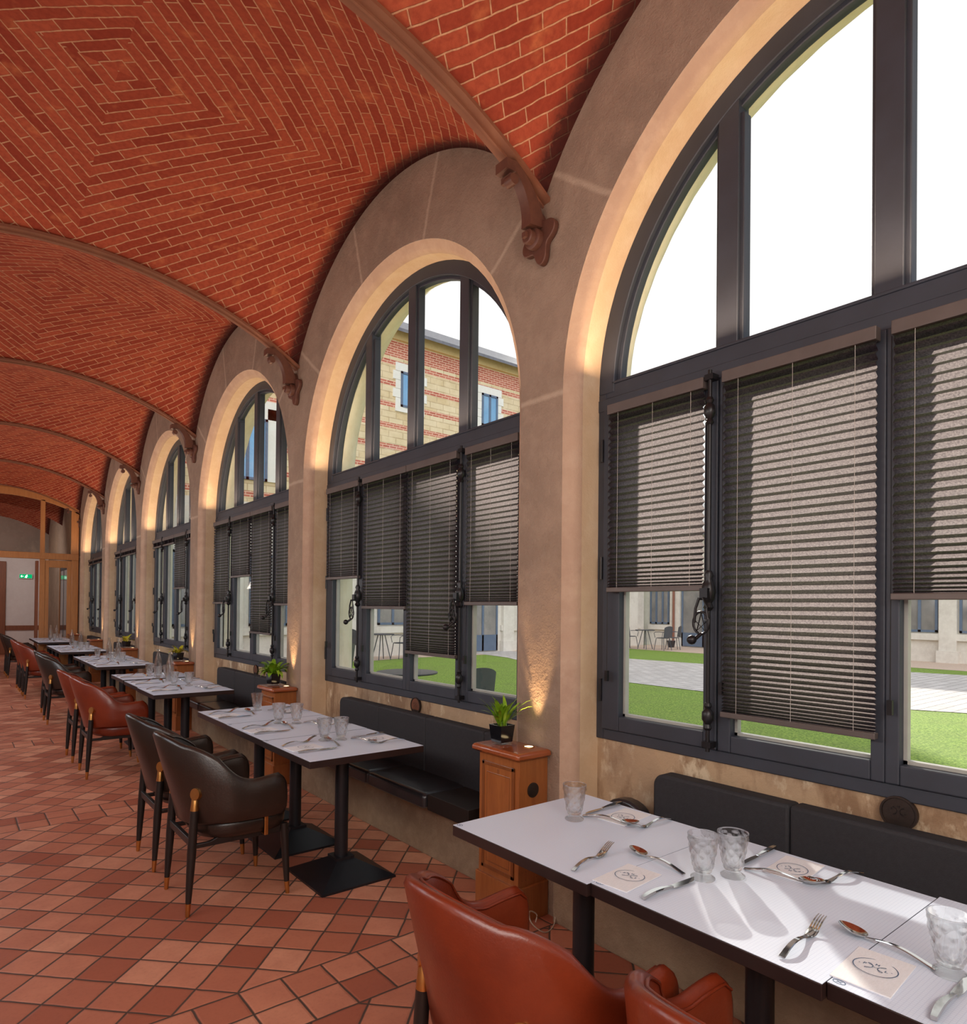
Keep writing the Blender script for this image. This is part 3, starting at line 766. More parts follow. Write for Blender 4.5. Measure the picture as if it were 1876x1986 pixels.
for k in range(6):
    yc = YC0 + k * P
    root = thing('bench', 'black upholstered bench built into the niche under the %s window' % ORD[k], 'bench', (0, yc, 0), group='window niche benches')
    ya, yb = -0.82, 1.12
    n = 3
    for i in range(n):
        a = ya + (yb - ya) * i / n; b = ya + (yb - ya) * (i + 1) / n
        rounded_slab(2.15, 2.50, a + .001, b - .001, 0.362, 0.455, 0.03, 0.012).build('seat_cushion', M['leather_black'], root, 50)
    MB().box(2.172, 2.52, -1.20, -0.825, 0.362, 0.452).build('end_shelf', M['wood_black'], root, bevel=0.003)
    yt = 0.865 if k == 0 else 0.785
    step = 0.592
    y1 = yt; j = 0
    while y1 > -1.05:
        y0 = max(y1 - step, -1.07)
        # backrest panel with a rounded top corner at its far end
        poly = [(y0 + .0008, 0.44), (y1 - .0008, 0.44)]
        if j == 0:
            for i in range(7):
                a = PI / 2 * i / 6; poly.append((y1 - .05 + .05 * math.cos(a), 0.755 + .05 * math.sin(a)))
        else: poly.append((y1 - .0008, 0.805))
        poly.append((y0 + .0008, 0.805))
        mb = MB(); mb.prism(poly, 'yz', 2.445, 2.535); mb.build('backrest', M['fabric_black'], root, 30, bevel=0.012)
        y1 = y0; j += 1
    if k == 0:
        poly = [(0.88, .44), (1.10, .44)] + [(0.99 + .11 * math.cos(PI * i / 10), .59 + .075 * math.sin(PI * i / 10)) for i in range(11)]
        mb = MB(); mb.prism(poly, 'yz', 2.40, 2.47); mb.build('end_bolster', M['leather_black'], root, 30, bevel=0.012)

# emblem of the house: ring, two dots, three initials and a mark of four loops (strokes in a unit disc, x right, y up)
def stroke_shape(mb, pts, wd, put, closed=False):
    n = len(pts)
    for i in range(n if closed else n - 1):
        a, b = Vector(pts[i]), Vector(pts[(i + 1) % n]); d = (b - a)
        if d.length < 1e-6: continue
        d.normalize(); nn = Vector((-d.y, d.x)) * wd / 2; e = d * wd * 0.25
        q = [a - e + nn, a - e - nn, b + e - nn, b + e + nn]
        mb.add([put(p.x, p.y) for p in q], [(0, 1, 2, 3)])
def emblem(mb, put, ring=True):
    if ring:
        stroke_shape(mb, [(math.cos(2 * PI * i / 40), math.sin(2 * PI * i / 40)) for i in range(40)], 0.05, put, True)
    for s in (-1, 1): stroke_shape(mb, [(s * .74 - .02, 0), (s * .74 + .02, 0)], 0.05, put)
    def L(pts, ox, oy, sc=.2): stroke_shape(mb, [(ox + x * sc, oy + y * sc) for x, y in pts], 0.04, put)
    L([(0, -.5), (0, .5), (.6, .5)], -.56, .12); L([(0, .05), (.5, .05)], -.56, .12)
    L([(-.35, -.5), (-.35, .5)], 0, .40); L([(.35, -.5), (.35, .5)], 0, .40); L([(-.35, 0), (.35, 0)], 0, .40)
    L([(0, .5), (0, -.5), (.6, -.5)], .48, -.06)
    for sx in (-1, 1):
        arc = [(sx * (.12 + .10 * (1 - math.cos(t)) ), .2 * math.sin(t)) for t in [(-1 + 2 * i / 8) * 1.1 for i in range(9)]]
        stroke_shape(mb, arc, 0.04, put)
        for sy in (-1, 1):
            x0, y0 = sx * .17, sy * .18; x1, y1 = sx * .40, sy * .34
            dx, dy = x1 - x0, y1 - y0; nx_, ny_ = -dy, dx
            lp = []
            for i in range(13):
                t = i / 12; u = math.sin(PI * t) ; w_ = 0.16 * math.sin(2 * PI * t)
                lp.append((x0 + dx * u + nx_ * w_, y0 + dy * u + ny_ * w_))
            stroke_shape(mb, lp, 0.035, put)
        
    for s in (-1, 1): stroke_shape(mb, [(-.14, s * .05), (.14, s * .05)], 0.018, put)

# round medallions on the niche walls
for k in range(4):
    yc = YC0 + k * P - 0.04 if k == 0 else YC0 + k * P - 0.11
    root = thing('wall_medallion', 'round %s medallion on the stone under the %s window' % ('dark bronze' if k == 0 else 'copper faced', ORD[k]), 'medallion', (DFR + 0.008, yc, 0.835), group='niche wall medallions')
    mb = MB(); mb.lathe([(0.057, 0), (0.057, -.016), (0.051, -.016), (0.050, -.012), (0.0, -.012)][:4] + [(0.001, -.012)], (0, 0, 0), 40, axis='x'); mb.build('disc', M['bronze'], root, 30)
    fc = MB(); pts = [(0.048 * math.cos(a), 0.048 * math.sin(a)) for a in [math.radians(-35 + 250 * i / 30) for i in range(31)]]
    fc.prism(pts, 'yz', -.0135, -.011); fc.build('face', M['bronze'] if k == 0 else M['bronze_red'], root, 30)
    em = MB(); emblem(em, lambda u, v: (-.0142, -u * .04, v * .04 + .006), False); em.build('emblem', M['ironblack'], root)

# ------------------------------------------------------------------ oak pedestals with uplights and plants
def make_pedestal():
    root = thing('wooden_pedestal', '', 'pedestal', group='oak pedestals at the pillars')
    x0, x1, y0, y1 = -.195, 0.0, -.15, .15      # back against the pillar at local x=0
    MB().box(x0, x1 - .002, y0, y1, 0.16, 0.79).build('body', M['oak'], root, bevel=0.003)
    MB().box(x0 - .012, x1 - .002, y0 - .012, y1 + .012, 0.0, 0.17).build('plinth', M['oak'], root, bevel=0.004)
    rounded_slab(x0 - .035, x1 - .001, y0 - .03, y1 + .03, 0.785, 0.822, 0.018).build('top', M['oak_red'], root, 50)
    d = MB(); xx = x0 - .008
    for (a, b, c, e) in ((y0 + .03, y0 + .048, .2, .74), (y1 - .048, y1 - .03, .2, .74), (y0 + .03, y1 - .03, .2, .218), (y0 + .03, y1 - .03, .722, .74)): d.box(xx, x0 + .001, a, b, c, e)
    for (a, b, c, e) in ((y0 + .062, y0 + .068, .235, .69), (y1 - .068, y1 - .062, .235, .69), (y0 + .062, y1 - .062, .684, .69), (y0 + .062, y1 - .062, .235, .241), (-.008, -.002, .69, .715), (.002, .008, .69, .715)): d.box(xx + .003, x0 + .001, a, b, c, e)
    MB().box(x0 - .004, x0, y0 + .048, y1 - .048, .218, .722).build('front_panel', M['oak'], root)
    d.build('panel_moulding', M['oak_dark'], root, bevel=0.002)
    v = MB(); v.lathe([(0.036, 0), (0.036, -.006), (0.03, -.008)], (-.105, y0, .63), 28, axis='y'); v.build('speaker_grille', M['bronze'], root, 40)
    MB().box(-.125, -.065, y0 - .008, y0, .46, .52).build('socket_outlet', M['socket'], root, bevel=0.003)
    u = MB(); u.lathe([(0.03, .8215), (0.03, .8245), (0.022, .8245), (0.021, .823)], (-.062, -.075, 0), 24); ul = u.build('uplight', M['brass'], root, 40)
    g = MB(); g.lathe([(0.0225, .8235), (0.0225, .8238)], (-.062, -.075, 0), 24); g.build('lamp_lens', M['lampglow'], ul)
    sc = MB()
    for i in range(7):
        for j in range(3):
            sc.lathe([(0.0028, 0), (0.0022, -.0015)], (-.17 + .024 * i, y0, .2 + .04 * j), 6, axis='y')
    sc.build('nail_heads', M['oak_dark'], root)
    return root
ped = make_pedestal()
pl_label = ['by the first pillar, left of the nearest table', 'by the second pillar, behind the black chairs table', 'by the third pillar, with a trailing plant', 'by the fourth pillar, with a small plant', 'by the fifth pillar, without a plant', 'beside the timber screen at the far end']
PEDY = [2.49, 5.505, 8.52, 11.535, 14.55, 17.29]
for k in range(6):
    place(ped, (DF, PEDY[k], 0), 0, 'carved oak pedestal %s' % pl_label[k])
    if k < 5:
        light('pillar_uplight', 'SPOT', (DF - .062, PEDY[k] - .075, .845), 32.0, (1.0, 0.66, 0.32), (DF + .02, PEDY[k] - .075, 1.75), spot_size=math.radians(40), spot_blend=0.9, shadow_soft_size=0.012)

def make_plant(label, leafmat, seed, nleaf, spread, upright, ln):
    rnd = random.Random(seed)
    root = thing('potted_plant', label, 'plant', group='plants on the pedestals')
    p = MB(); p.loft([[(sx * r, sy * r, z) for sx, sy in ((-1, -1), (1, -1), (1, 1), (-1, 1))] for r, z in ((.038, .014), (.047, .10), (.041, .10), (.039, .085))]); p.build('pot', M['potblack'], root, 30)
    g = MB(); g.box(-.036, .036, -.036, .036, 0, .0139); g.build('glass_base', M['glass'], root, bevel=0.003)
    s = MB(); s.box(-.038, .038, -.038, .038, .07, .088); s.build('soil', M['soil'], root)
    f = MB()
    for i in range(nleaf):
        az = rnd.uniform(0, 2 * PI); L = ln * rnd.uniform(.6, 1.1); el = rnd.uniform(upright, 1.35); wd = rnd.uniform(.014, .024) * (1.0 if spread else .5)
        px, py = rnd.uniform(-.02, .02), rnd.uniform(-.02, .02); pos = Vector((px, py, .086)); pts = []; n = 7
        for j in range(n + 1):
            pts.append(pos.copy()); t = j / n
            e = el - (1.9 if spread else 0.9) * t * t * (1.4 - el * .4)
            pos = pos + Vector((math.cos(az) * math.cos(e), math.sin(az) * math.cos(e), math.sin(e))) * L / n
            if abs(pos.x) < .05 and abs(pos.y) < .05: pos.z = max(pos.z, .1)
            pos.z = max(pos.z, .02)
        side = Vector((-math.sin(az), math.cos(az), 0)); vs = []; fs = []
        for j, q in enumerate(pts):
            t = j / n; w_ = wd * (0.12 if t < .25 else math.sin(PI * min(1, (t - .1) / .9)) ** .8) if j < n else .0006
            vs += [q - side * w_ + Vector((0, 0, w_ * .3)), q, q + side * w_ + Vector((0, 0, w_ * .3))]
        for j in range(n):
            a = 3 * j; fs += [(a, a + 1, a + 4, a + 3), (a + 1, a + 2, a + 5, a + 4)]
        f.add(vs, fs)
    f.build('foliage', leafmat, root, 60)
    return root
pp = [make_plant('small upright green plant in a black square pot on the nearest pedestal', M['leaf'], 3, 40, False, .85, .18),
      make_plant('bushy drooping green plant in a black pot on the second pedestal', M['leaf'], 5, 44, True, .45, .19),
      make_plant('sprawling yellow and green plant in a black pot on the third pedestal', M['leaf_y'], 8, 26, True, .4, .155),
      make_plant('small yellow and green plant in a black pot on the fourth pedestal', M['leaf_y'], 11, 18, True, .5, .17)]
for i, o in enumerate(pp): o.location = (DF - .128, PEDY[i] + .055, .8225); o.rotation_euler = (0, 0, .15 * i)
def smooth_path(pts, n=6):
    p = [Vector(q) for q in pts]; p = [p[0]] + p + [p[-1]]; out = []
    for i in range(1, len(p) - 2):
        for k in range(n):
            t = k / n; a, b, c, d = p[i - 1], p[i], p[i + 1], p[i + 2]
            out.append(0.5 * ((2 * b) + (c - a) * t + (2 * a - 5 * b + 4 * c - d) * t * t + (3 * b - a - 3 * c + d) * t ** 3))
    return out + [p[-1]]
cbm = MB(); cbm.tube(smooth_path([(2.355, 2.27, .30), (2.36, 2.262, .16), (2.35, 2.255, .05), (2.30, 2.22, .006), (2.22, 2.20, .006), (2.17, 2.235, .05), (2.19, 2.27, .085), (2.235, 2.268, .06), (2.22, 2.26, .03)]), .003, 8)
tag(cbm.build('cable', M['cable'], smooth=60), 'thin cream cable curling on the floor beside the nearest pedestal', 'cable')

# ------------------------------------------------------------------ tables
TZ = 0.738
def make_table():
    root = thing('dining_table', '', 'table', group='square tables pushed together in rows')
    MB().box(-.345, .345, -.3145, .3145, TZ - .036, TZ).build('tabletop', M['edge'], root, bevel=0.002)
    MB().box(-.22, .22, -.22, .22, TZ - .05, TZ - .036).build('top_plate', M['metal_black'], root)
    c = MB(); c.lathe([(.038, .10), (.038, TZ - .05)], (0, 0, 0), 24); c.build('column', M['metal_black'], root, 40)
    b = MB(); b.loft([[(sx * r, sy * r, z) for sx, sy in ((-1, -1), (1, -1), (1, 1), (-1, 1))] for r, z in ((.225, 0), (.225, .012), (.055, .095), (.055, .11))]); b.build('base', M['metal_black'], root, 20)
    return root
tab = make_table()
def make_paper():
    root = MB().add([], [])
    n = 10; vs = []; fs = []
    pm = MB(); pm.box(-.343, .343, -.3143, .3143, 0, .0012)
    o = pm.build('paper_table_cover', M['paper'], None)
    tag(o, '', 'table cover', 'white printed paper covers on the tables')
    lg = MB()
    stroke_shape(lg, [(.012 * math.cos(2 * PI * i / 16), .008 * math.sin(2 * PI * i / 16)) for i in range(16)], .002, lambda u, v: (-.325 + v, .298 + u, .0016), True)
    stroke_shape(lg, [(-.005, -.003), (.005, .003)], .002, lambda u, v: (-.325 + v, .298 + u, .0016)); stroke_shape(lg, [(-.005, .003), (.005, -.003)], .002, lambda u, v: (-.325 + v, .298 + u, .0016))
    lg.build('printed_logo', M['ink'], o)
    return o
pap = make_paper()
# rows: (x centre, y of the unit centres from near to far)
ROWS = [(1.800, [0.314, 0.945, 1.576]), (1.785, [3.385, 4.025, 4.665]), (1.752, [6.385, 7.035, 7.765]), (1.79, [9.43, 10.09, 10.78]), (1.76, [12.47, 13.15, 13.85]), (1.75, [15.65, 16.32, 16.98])]
ROWN = ['nearest', 'second', 'third', 'fourth', 'fifth', 'farthest']
UN = ['near end', 'middle', 'far end']
TOPZ = TZ + .0012
for r, (x, ys) in enumerate(ROWS):
    for u, y in enumerate(ys):
        dxx = (0.018, 0.0, -0.016)[u] if r == 0 else (-.012, 0, .012)[u] * (1 if r == 2 else 0.3)
        place(tab, (x + dxx, y, 0), 0, 'square pedestal table at the %s of the %s row from the camera' % (UN[u], ROWN[r]))
        place(pap, (x + dxx, y, TZ), 0, 'white paper cover on the table at the %s of the %s row' % (UN[u], ROWN[r]))

# ------------------------------------------------------------------ chairs
def make_chair(kind, mat):
    root = thing('armchair', '', 'chair')
    # shell: horseshoe in plan, high back sinking into arms
    NS = 60
    ASP = .717
    def plan(s):            # s -1..1 : right arm tip -> back -> left arm tip, plan point of the shell's middle line
        a = abs(s)
        if a < ASP:
            th = (a / ASP) * (PI / 2); x = -.02 - .213 * max(0, math.cos(th)) ** 0.93; y = .272 * math.sin(th) ** 0.95
        else:
            x = -.02 + .216 * (a - ASP) / (1 - ASP); y = .272 + .006 * math.sin(PI * (a - ASP) / (1 - ASP))
        return x, math.copysign(y, s)
    def top(s):
        a = abs(s)
        if a < .294: z = .880 - .051 * (a / .294) ** 2
        elif a < .807:
            t = (a - .294) / .513; t = t * t * (3 - 2 * t); z = .829 + (.646 - .829) * t
        else: z = .646 + .016 * (a - .807) / .193
        if a > .95: z -= .024 * (1 - math.sqrt(max(0, 1 - ((a - .95) / .05) ** 2)))
        return z
    def bot(s):
        a = abs(s); return .415 + .03 * min(1, a / .5)
    def ring(s, shrink=0.0):
        e = .02; p0, p1 = plan(max(-1, s - e)), plan(min(1, s + e)); tx, ty = p1[0] - p0[0], p1[1] - p0[1]; l = math.hypot(tx, ty)
        nx_, ny_ = ty / l, -tx / l               # outward
        px, py = plan(s)
        if nx_ * (px - .0) + ny_ * py < 0 and abs(s) > .05: pass
        zt, zb = top(s), bot(s); zt -= shrink * .05; zb += shrink * .05
        lean = lambda z: (0.315 * (z - .5) * max(0, 1 - (abs(s) / .5) ** 2)) if z > .5 else 0.12 * (z - .5) * max(0, 1 - (abs(s) / .5) ** 2)
        th = .022 * (1 - shrink * .6)
        pts = []
        prof = [(-th * .5, zb), (th, zb + .012), (th * 1.15, zb + (zt - zb) * .35), (th * 1.1, zb + (zt - zb) * .7), (th, zt - .022), (th * .6, zt - .006), (0, zt), (-th * .6, zt - .005), (-th, zt - .02), (-th * 1.2, zb + (zt - zb) * .6), (-th * 1.2, zb + (zt - zb) * .3), (-th, zb + .01)]
        for o_, z in prof:
            ln_ = lean(z)
            pts.append((px - ln_ * 1.0 + nx_ * o_ , py + ny_ * o_, z))
        return pts
    rings = []
    ss = [-1 + 2 * i / NS for i in range(NS + 1)]
    def tip(s, d, k):
        r = ring(s, k); return [(p[0] + d, p[1], p[2]) for p in r]
    rings.append(tip(-1, .022, 1.0)); rings.append(tip(-1, .016, .5))
    for s in ss: rings.append(ring(s))
    rings.append(tip(1, .016, .5)); rings.append(tip(1, .022, 1.0))
    sh = MB().loft(rings); shell = sh.build('back_shell', mat, root, 60)
    pipe = MB(); pipe.tube([(r[4][0] , r[4][1], r[4][2] + .006) for r in rings[2:-2]], .0042, 6); pipe.build('piping', mat, shell, 60)
    # seat cushion
    def outline(g, z, k=1.0):
        pts = []
        for i in range(40):
            a = 2 * PI * i / 40; ca, sa = math.cos(a), math.sin(a)
            e = 0.55 if ca > 0 else 0.8
            x = .036 + (.236 * math.copysign(abs(ca) ** e, ca) + (0.0)) * k; y = .256 * math.copysign(abs(sa) ** .6, sa) * k * (1.0 if x > -.1 else 1 - .0 * abs(x))
            pts.append((x + g, y, z))
        return pts
    st = MB().loft([outline(0, .352, .86), outline(0, .362, .95), outline(0, .385, .99), outline(0, .42, 1.0), outline(0, .437, .975), outline(0, .449, .9), outline(0, .456, .6)])
    st.build('seat_cushion', mat, root, 60)
    def leg(x0, y0, x1, y1, z1, rear):
        d = Vector((x1 - x0, y1 - y0, z1)); at = lambda z: Vector((x0, y0, 0)) + d * (z / z1)
        mb = MB(); zt = z1 - .075 if rear else z1
        zs = [.065, .16, .30, zt]; rs = [.0135, .0175, .0215, .0195]
        mb.tube([at(z) for z in zs], rs, 14); o = mb.build('leg', M['wood_black'], root, 40)
        f = MB(); f.tube([at(.0), at(.006), at(.065)], [.009, .0105, .0138], 14); f.build('brass_foot', M['brass'], o, 40)
        if rear:
            s_ = MB(); s_.tube([at(zt), at(z1 - .004), at(z1)], [.020, .0155, .013], 14); s_.build('brass_socket', M['brass'], o, 40)
            b = MB(); sg = 1 if y0 > 0 else -1
            bp = at(z1 - .01); b.lathe([(.029, -.014), (.029, .006)], (0, 0, 0), 20, axis='x'); b.rot(Matrix.Rotation(-.5 * sg, 4, 'Z') @ Matrix.Rotation(.12, 4, 'Y')); b.v = [(p[0] + bp.x + .004, p[1] + bp.y + sg * .008, p[2] + bp.z + .016) for p in b.v]
            b.build('brass_boss', M['brass'], o, 40)
    for s in (1, -1):
        leg(-.25, s * .198, -.218, s * .192, .585, True); leg(.248, s * .228, .232, s * .208, .37, False)
    fr = MB()
    fr.box(-.243, -.222, -.19, .19, .335, .372)
    for s in (1, -1):
        y = s * .196
        poly = [(-.238, .325), (.236, .325), (.236, .372), (-.09, .372), (-.125, .356), (-.15, .347), (-.238, .347)]
        fr.prism(poly, 'xz', y - .010, y + .010)
    fr.box(.222, .244, -.205, .205, .33, .365)
    fr.build('seat_frame', M['wood_black'], root, 30, bevel=0.003)
    for s in (1, -1):
        b = MB(); b.box(.105, .125, s * .262 - .004, s * .262 + .004, .345, .452); b.box(.105, .125, min(s * .215, s * .266), max(s * .215, s * .266), .343, .35); b.build('brass_strap', M['brass'], root, bevel=0.003)
    return root
ctan = make_chair('tan', M['leather_tan']); cdark = make_chair('dark', M['leather_dark'])
CH = [(ctan, 1.275, 0.60, -.03, 'glossy tan leather armchair cut by the bottom edge, right of its twin', 'tan'), (ctan, 1.224, 1.247, -.03, 'glossy tan leather armchair in the foreground at the nearest table row', 'tan'),
      (cdark, 1.187, 3.55, 0, 'dark brown leather armchair, nearer of the two at the second table row', 'dark'), (cdark, 1.19, 4.23, 0, 'dark brown leather armchair, farther of the two at the second table row', 'dark'),
      (ctan, 1.21, 6.68, 0, 'tan leather armchair, nearer of the two at the third table row', 'tan'), (ctan, 1.20, 7.43, 0, 'tan leather armchair, farther of the two at the third table row', 'tan'),
      (cdark, 1.24, 9.86, 0, 'dark leather armchair, nearer of the two at the fourth table row', 'dark'), (cdark, 1.28, 10.58, 0, 'dark leather armchair, farther of the two at the fourth table row', 'dark'),
      (ctan, 1.22, 12.66, 0, 'tan leather armchair, nearest of the three at the fifth table row', 'tan'), (ctan, 1.22, 13.285, 0, 'tan leather armchair, middle of the three at the fifth table row', 'tan'), (ctan, 1.22, 13.915, 0, 'tan leather armchair, farthest of the three at the fifth table row', 'tan'),
      (cdark, 1.20, 16.14, 0, 'dark leather armchair, nearer of the two at the farthest table row', 'dark'), (cdark, 1.20, 16.77, 0, 'dark leather armchair, farther of the two at the farthest table row', 'dark')]
for pr_, x, y, rz, lab, kd in CH:
    place(pr_, (x, y, 0), rz, lab, '%s leather armchairs along the tables' % kd)

# ------------------------------------------------------------------ tableware
def make_tumbler():
    root = thing('glass_tumbler', '', 'glass')
    n, rows = 64, 30; rings = []
    def rad(t):   # t 0..1 up the bowl
        return .0245 + .0195 * t ** 0.85
    zb, ht = .022, .106
    outer = []
    for j in range(rows + 1):
        t = j / rows; z = zb + ht * t; ring = []
        amp = .0017 * min(1, t / .08) * (1 if t < .86 else max(0, 1 - (t - .86) / .05))
        for i in range(n):
            a = 2 * PI * i / n
            e = abs(math.cos(4 * a + 9 * t)) * abs(math.cos(4 * a - 9 * t))
            r = rad(t) + amp * (2.2 * e - .6); ring.append((r * math.cos(a), r * math.sin(a), z))
        outer.append(ring)
    lip = [[((rad(1) - d) * math.cos(2 * PI * i / n), (rad(1) - d) * math.sin(2 * PI * i / n), zb + ht + h) for i in range(n)] for d, h in ((.0004, .0018), (.0018, .0024), (.0032, .0012))]
    inner = []
    for j in range(9):
        t = 1 - j / 8; r = rad(t) - .0036 if t > .05 else .019; z = zb + ht * t + (.008 if t < .05 else 0)
        inner.append([(r * math.cos(2 * PI * i / n), r * math.sin(2 * PI * i / n), z) for i in range(n)])
    bottom = [[(.014 * math.cos(2 * PI * i / n), .014 * math.sin(2 * PI * i / n), zb - .001) for i in range(n)]]
    MB().loft(bottom + outer + lip + inner).build('bowl', M['glass'], root, 60)
    f = MB(); f.lathe([(.033, 0), (.0345, .002), (.0345, .005), (.026, .0105), (.017, .016), (.0165, .0205)], (0, 0, 0), 32); f.build('foot', M['glass'], root, 35)
    return root
def make_bottle():
    root = thing('water_bottle', '', 'bottle')
    pr_ = [(.036, 0), (.040, .004), (.041, .02), (.041, .11), (.039, .145), (.033, .185), (.024, .222), (.0165, .25), (.0145, .262), (.0145, .284), (.0165, .286), (.0165, .297)]
    inn = [(.0115, .297), (.0115, .262), (.0135, .25), (.021, .222), (.030, .185), (.036, .145), (.038, .11), (.038, .022), (.03, .010)]
    MB().lathe(pr_ + inn, (0, 0, 0), 32).build('bottle_body', M['bottle'], root, 50)
    MB().lathe([(.029, .011), (.0372, .023), (.0372, .11), (.0352, .145), (.0352, .1455)], (0, 0, 0), 32).build('water', M['water'], root, 50)
    return root
def make_fork():
    # length along +x, root at handle end
    n = 12; path = []; wd = []
    for i in range(n + 1):
        t = i / n; x = .150 * t; z = .004 + .013 * math.sin(PI * t ** .9) ** 1.2
        path.append((x, 0, z)); wd.append(.0155 - .007 * t if t < .75 else .0085 + .0085 * (t - .75) / .25)
    h = MB().ribbon(path, wd, .0036)
    bx = .150
    h.ribbon([(bx - .004, 0, .0045), (bx + .012, 0, .0045), (bx + .026, 0, .0085), (bx + .034, 0, .012)], [.017, .024, .025, .0235], .003)
    for i in range(4):
        y = -.0093 + .0062 * i
        h.ribbon([(bx + .032, y, .0115), (bx + .05, y * 1.0, .020), (bx + .07, y * .98, .0265), (bx + .085, y * .95, .0285)], [.004, .0036, .003, .0014], .0024)
    o = h.build('fork', M['steel'], None, 45); tag(o, '', 'fork'); return o
def make_spoon():
    n = 12; path = []; wd = []
    for i in range(n + 1):
        t = i / n; path.append((.150 * t, 0, .0035 + .014 * math.sin(PI * t * .9) ** 1.3)); wd.append(.0145 - .0075 * t)
    h = MB().ribbon(path, wd, .0034)
    vs, fs = [], []; N, Mr = 24, 6
    for side, off in ((0, 0.0), (1, -.0016)):
        for j in range(Mr + 1):
            q = j / Mr
            for i in range(N):
                a = 2 * PI * i / N; x = .181 + .034 * q * math.cos(a); y = .0205 * q * math.sin(a) * (1 - .12 * math.cos(a))
                z = .004 + .0115 * q ** 2.2 + .004 * q * math.cos(a) + off + (.0016 if side == 1 else .0016); vs.append((x, y, z))
    b = (Mr + 1) * N
    for s_ in (0, b):
        for j in range(Mr):
            for i in range(N):
                a = s_ + j * N + i; c = s_ + j * N + (i + 1) % N; fs.append((a, c, c + N, a + N))
    for i in range(N):
        a = Mr * N + i; c = Mr * N + (i + 1) % N; fs.append((a, c, c + b, a + b))
    h.add(vs, fs)
    o = h.build('spoon', M['steel'], None, 50); tag(o, '', 'spoon'); return o
def make_knife():
    root = thing('table_knife', '', 'knife')
    n = 10; path = []; wd = []; tk = []
    for i in range(n + 1):
        t = i / n; path.append((.125 * t, .004 * math.sin(PI * t), .0065 + .004 * math.sin(PI * t))); wd.append(.013 + .006 * math.sin(PI * min(1, t * 1.1)) - .004 * t); tk.append(.009 - .003 * t)
    MB().ribbon(path, wd, tk).build('handle', M['steel'], root, 45)
    bl = MB(); prof = [(.122, -.006), (.15, -.0095), (.19, -.0105), (.215, -.006), (.232, .006), (.215, .0075), (.16, .0085), (.122, .008)]
    bl.loft([[(x, y, .0045 + .002 * (y > 0)) for x, y in prof], [(x, y, .0062 + .002 * (y > 0)) for x, y in prof]]); bl.build('blade', M['steel'], root, 30)
    return root
def make_napkin():
    n = 8; vs = []; fs = []
    rnd = random.Random(4)
    mb = MB(); mb.loft([[(-.092, -.057, 0), (.092, -.057, 0), (.092, .057, 0), (-.092, .057, 0)], [(-.092, -.057, .0035), (.092, -.057, .0028), (.092, .057, .0022), (-.092, .057, .003)]])
    o = mb.build('paper_napkin', M['napkin'], None, 30, bevel=0.001); tag(o, '', 'napkin')
    em = MB(); emblem(em, lambda u, v: (v * .042 + .012, -u * .042, .0042 - .004 * v * .042 / .1)); em.build('printed_emblem', M['ink'], o)
    return o
tum, bot, frk, spn, knf, nap = make_tumbler(), make_bottle(), make_fork(), make_spoon(), make_knife(), make_napkin()
def lay(proto, a, b, label, group, dz=0.0):
    """root at a, pointing towards b"""
    return place(proto, (a[0], a[1], TOPZ + dz), math.atan2(b[1] - a[1], b[0] - a[0]), label, group)
# nearest row, laid one by one
T1 = 'on the nearest table row'
for (x, y, lab) in ((1.841, 1.676, 'footed embossed tumbler alone at the far end %s' % T1), (1.744, 1.088, 'footed embossed tumbler, left of the touching pair %s' % T1), (1.831, 1.045, 'footed embossed tumbler, right of the touching pair %s' % T1), (1.719, 0.481, 'large footed embossed tumbler at the right edge of the picture')):
    place(tum, (x, y, TOPZ), random.uniform(0, 6), lab, 'embossed tumblers')
NAPS = [((1.568, 1.220), 0.085, 'front left napkin, left of the pair of tumblers'), ((2.015, 1.582), PI + 0.10, 'back left napkin, in front of the bench end'), ((2.030, 0.962), PI + .09, 'back right napkin, beside the black backrest'), ((1.597, 0.585), .07, 'largest napkin, bottom right beside the large tumbler')]
for (c, rz, lab) in NAPS:
    place(nap, (c[0], c[1], TOPZ + .0002), rz, 'folded cream napkin with round print, %s' % lab, 'printed paper napkins')
FK = [((1.473, 1.344), (1.72, 1.392), 'front left'), ((2.135, 1.461), (1.93, 1.466), 'back left'), ((2.159, .824), (1.97, .862), 'back right'), ((1.487, .731), (1.73, .745), 'front right')]
SPO = [((1.719, 1.133), (1.745, 1.35), 'front left'), ((1.895, 1.682), (1.951, 1.52), 'back left'), ((1.904, 1.05), (1.954, .876), 'back right'), ((1.709, .502), (1.738, .70), 'front right')]
KN = [((1.484, 1.102), (1.722, 1.092), 'front left'), ((2.137, 1.696), (1.891, 1.684), 'back left'), ((2.153, 1.082), (1.921, 1.069), 'back right'), ((1.496, .444), (1.754, .447), 'front right')]
for a, b, l in FK: lay(frk, a, b, 'steel fork of the %s setting %s' % (l, T1), 'steel forks')
for a, b, l in SPO: lay(spn, a, b, 'steel spoon of the %s setting %s' % (l, T1), 'steel spoons')
for a, b, l in KN: lay(knf, a, b, 'steel knife of the %s setting %s' % (l, T1), 'steel knives')
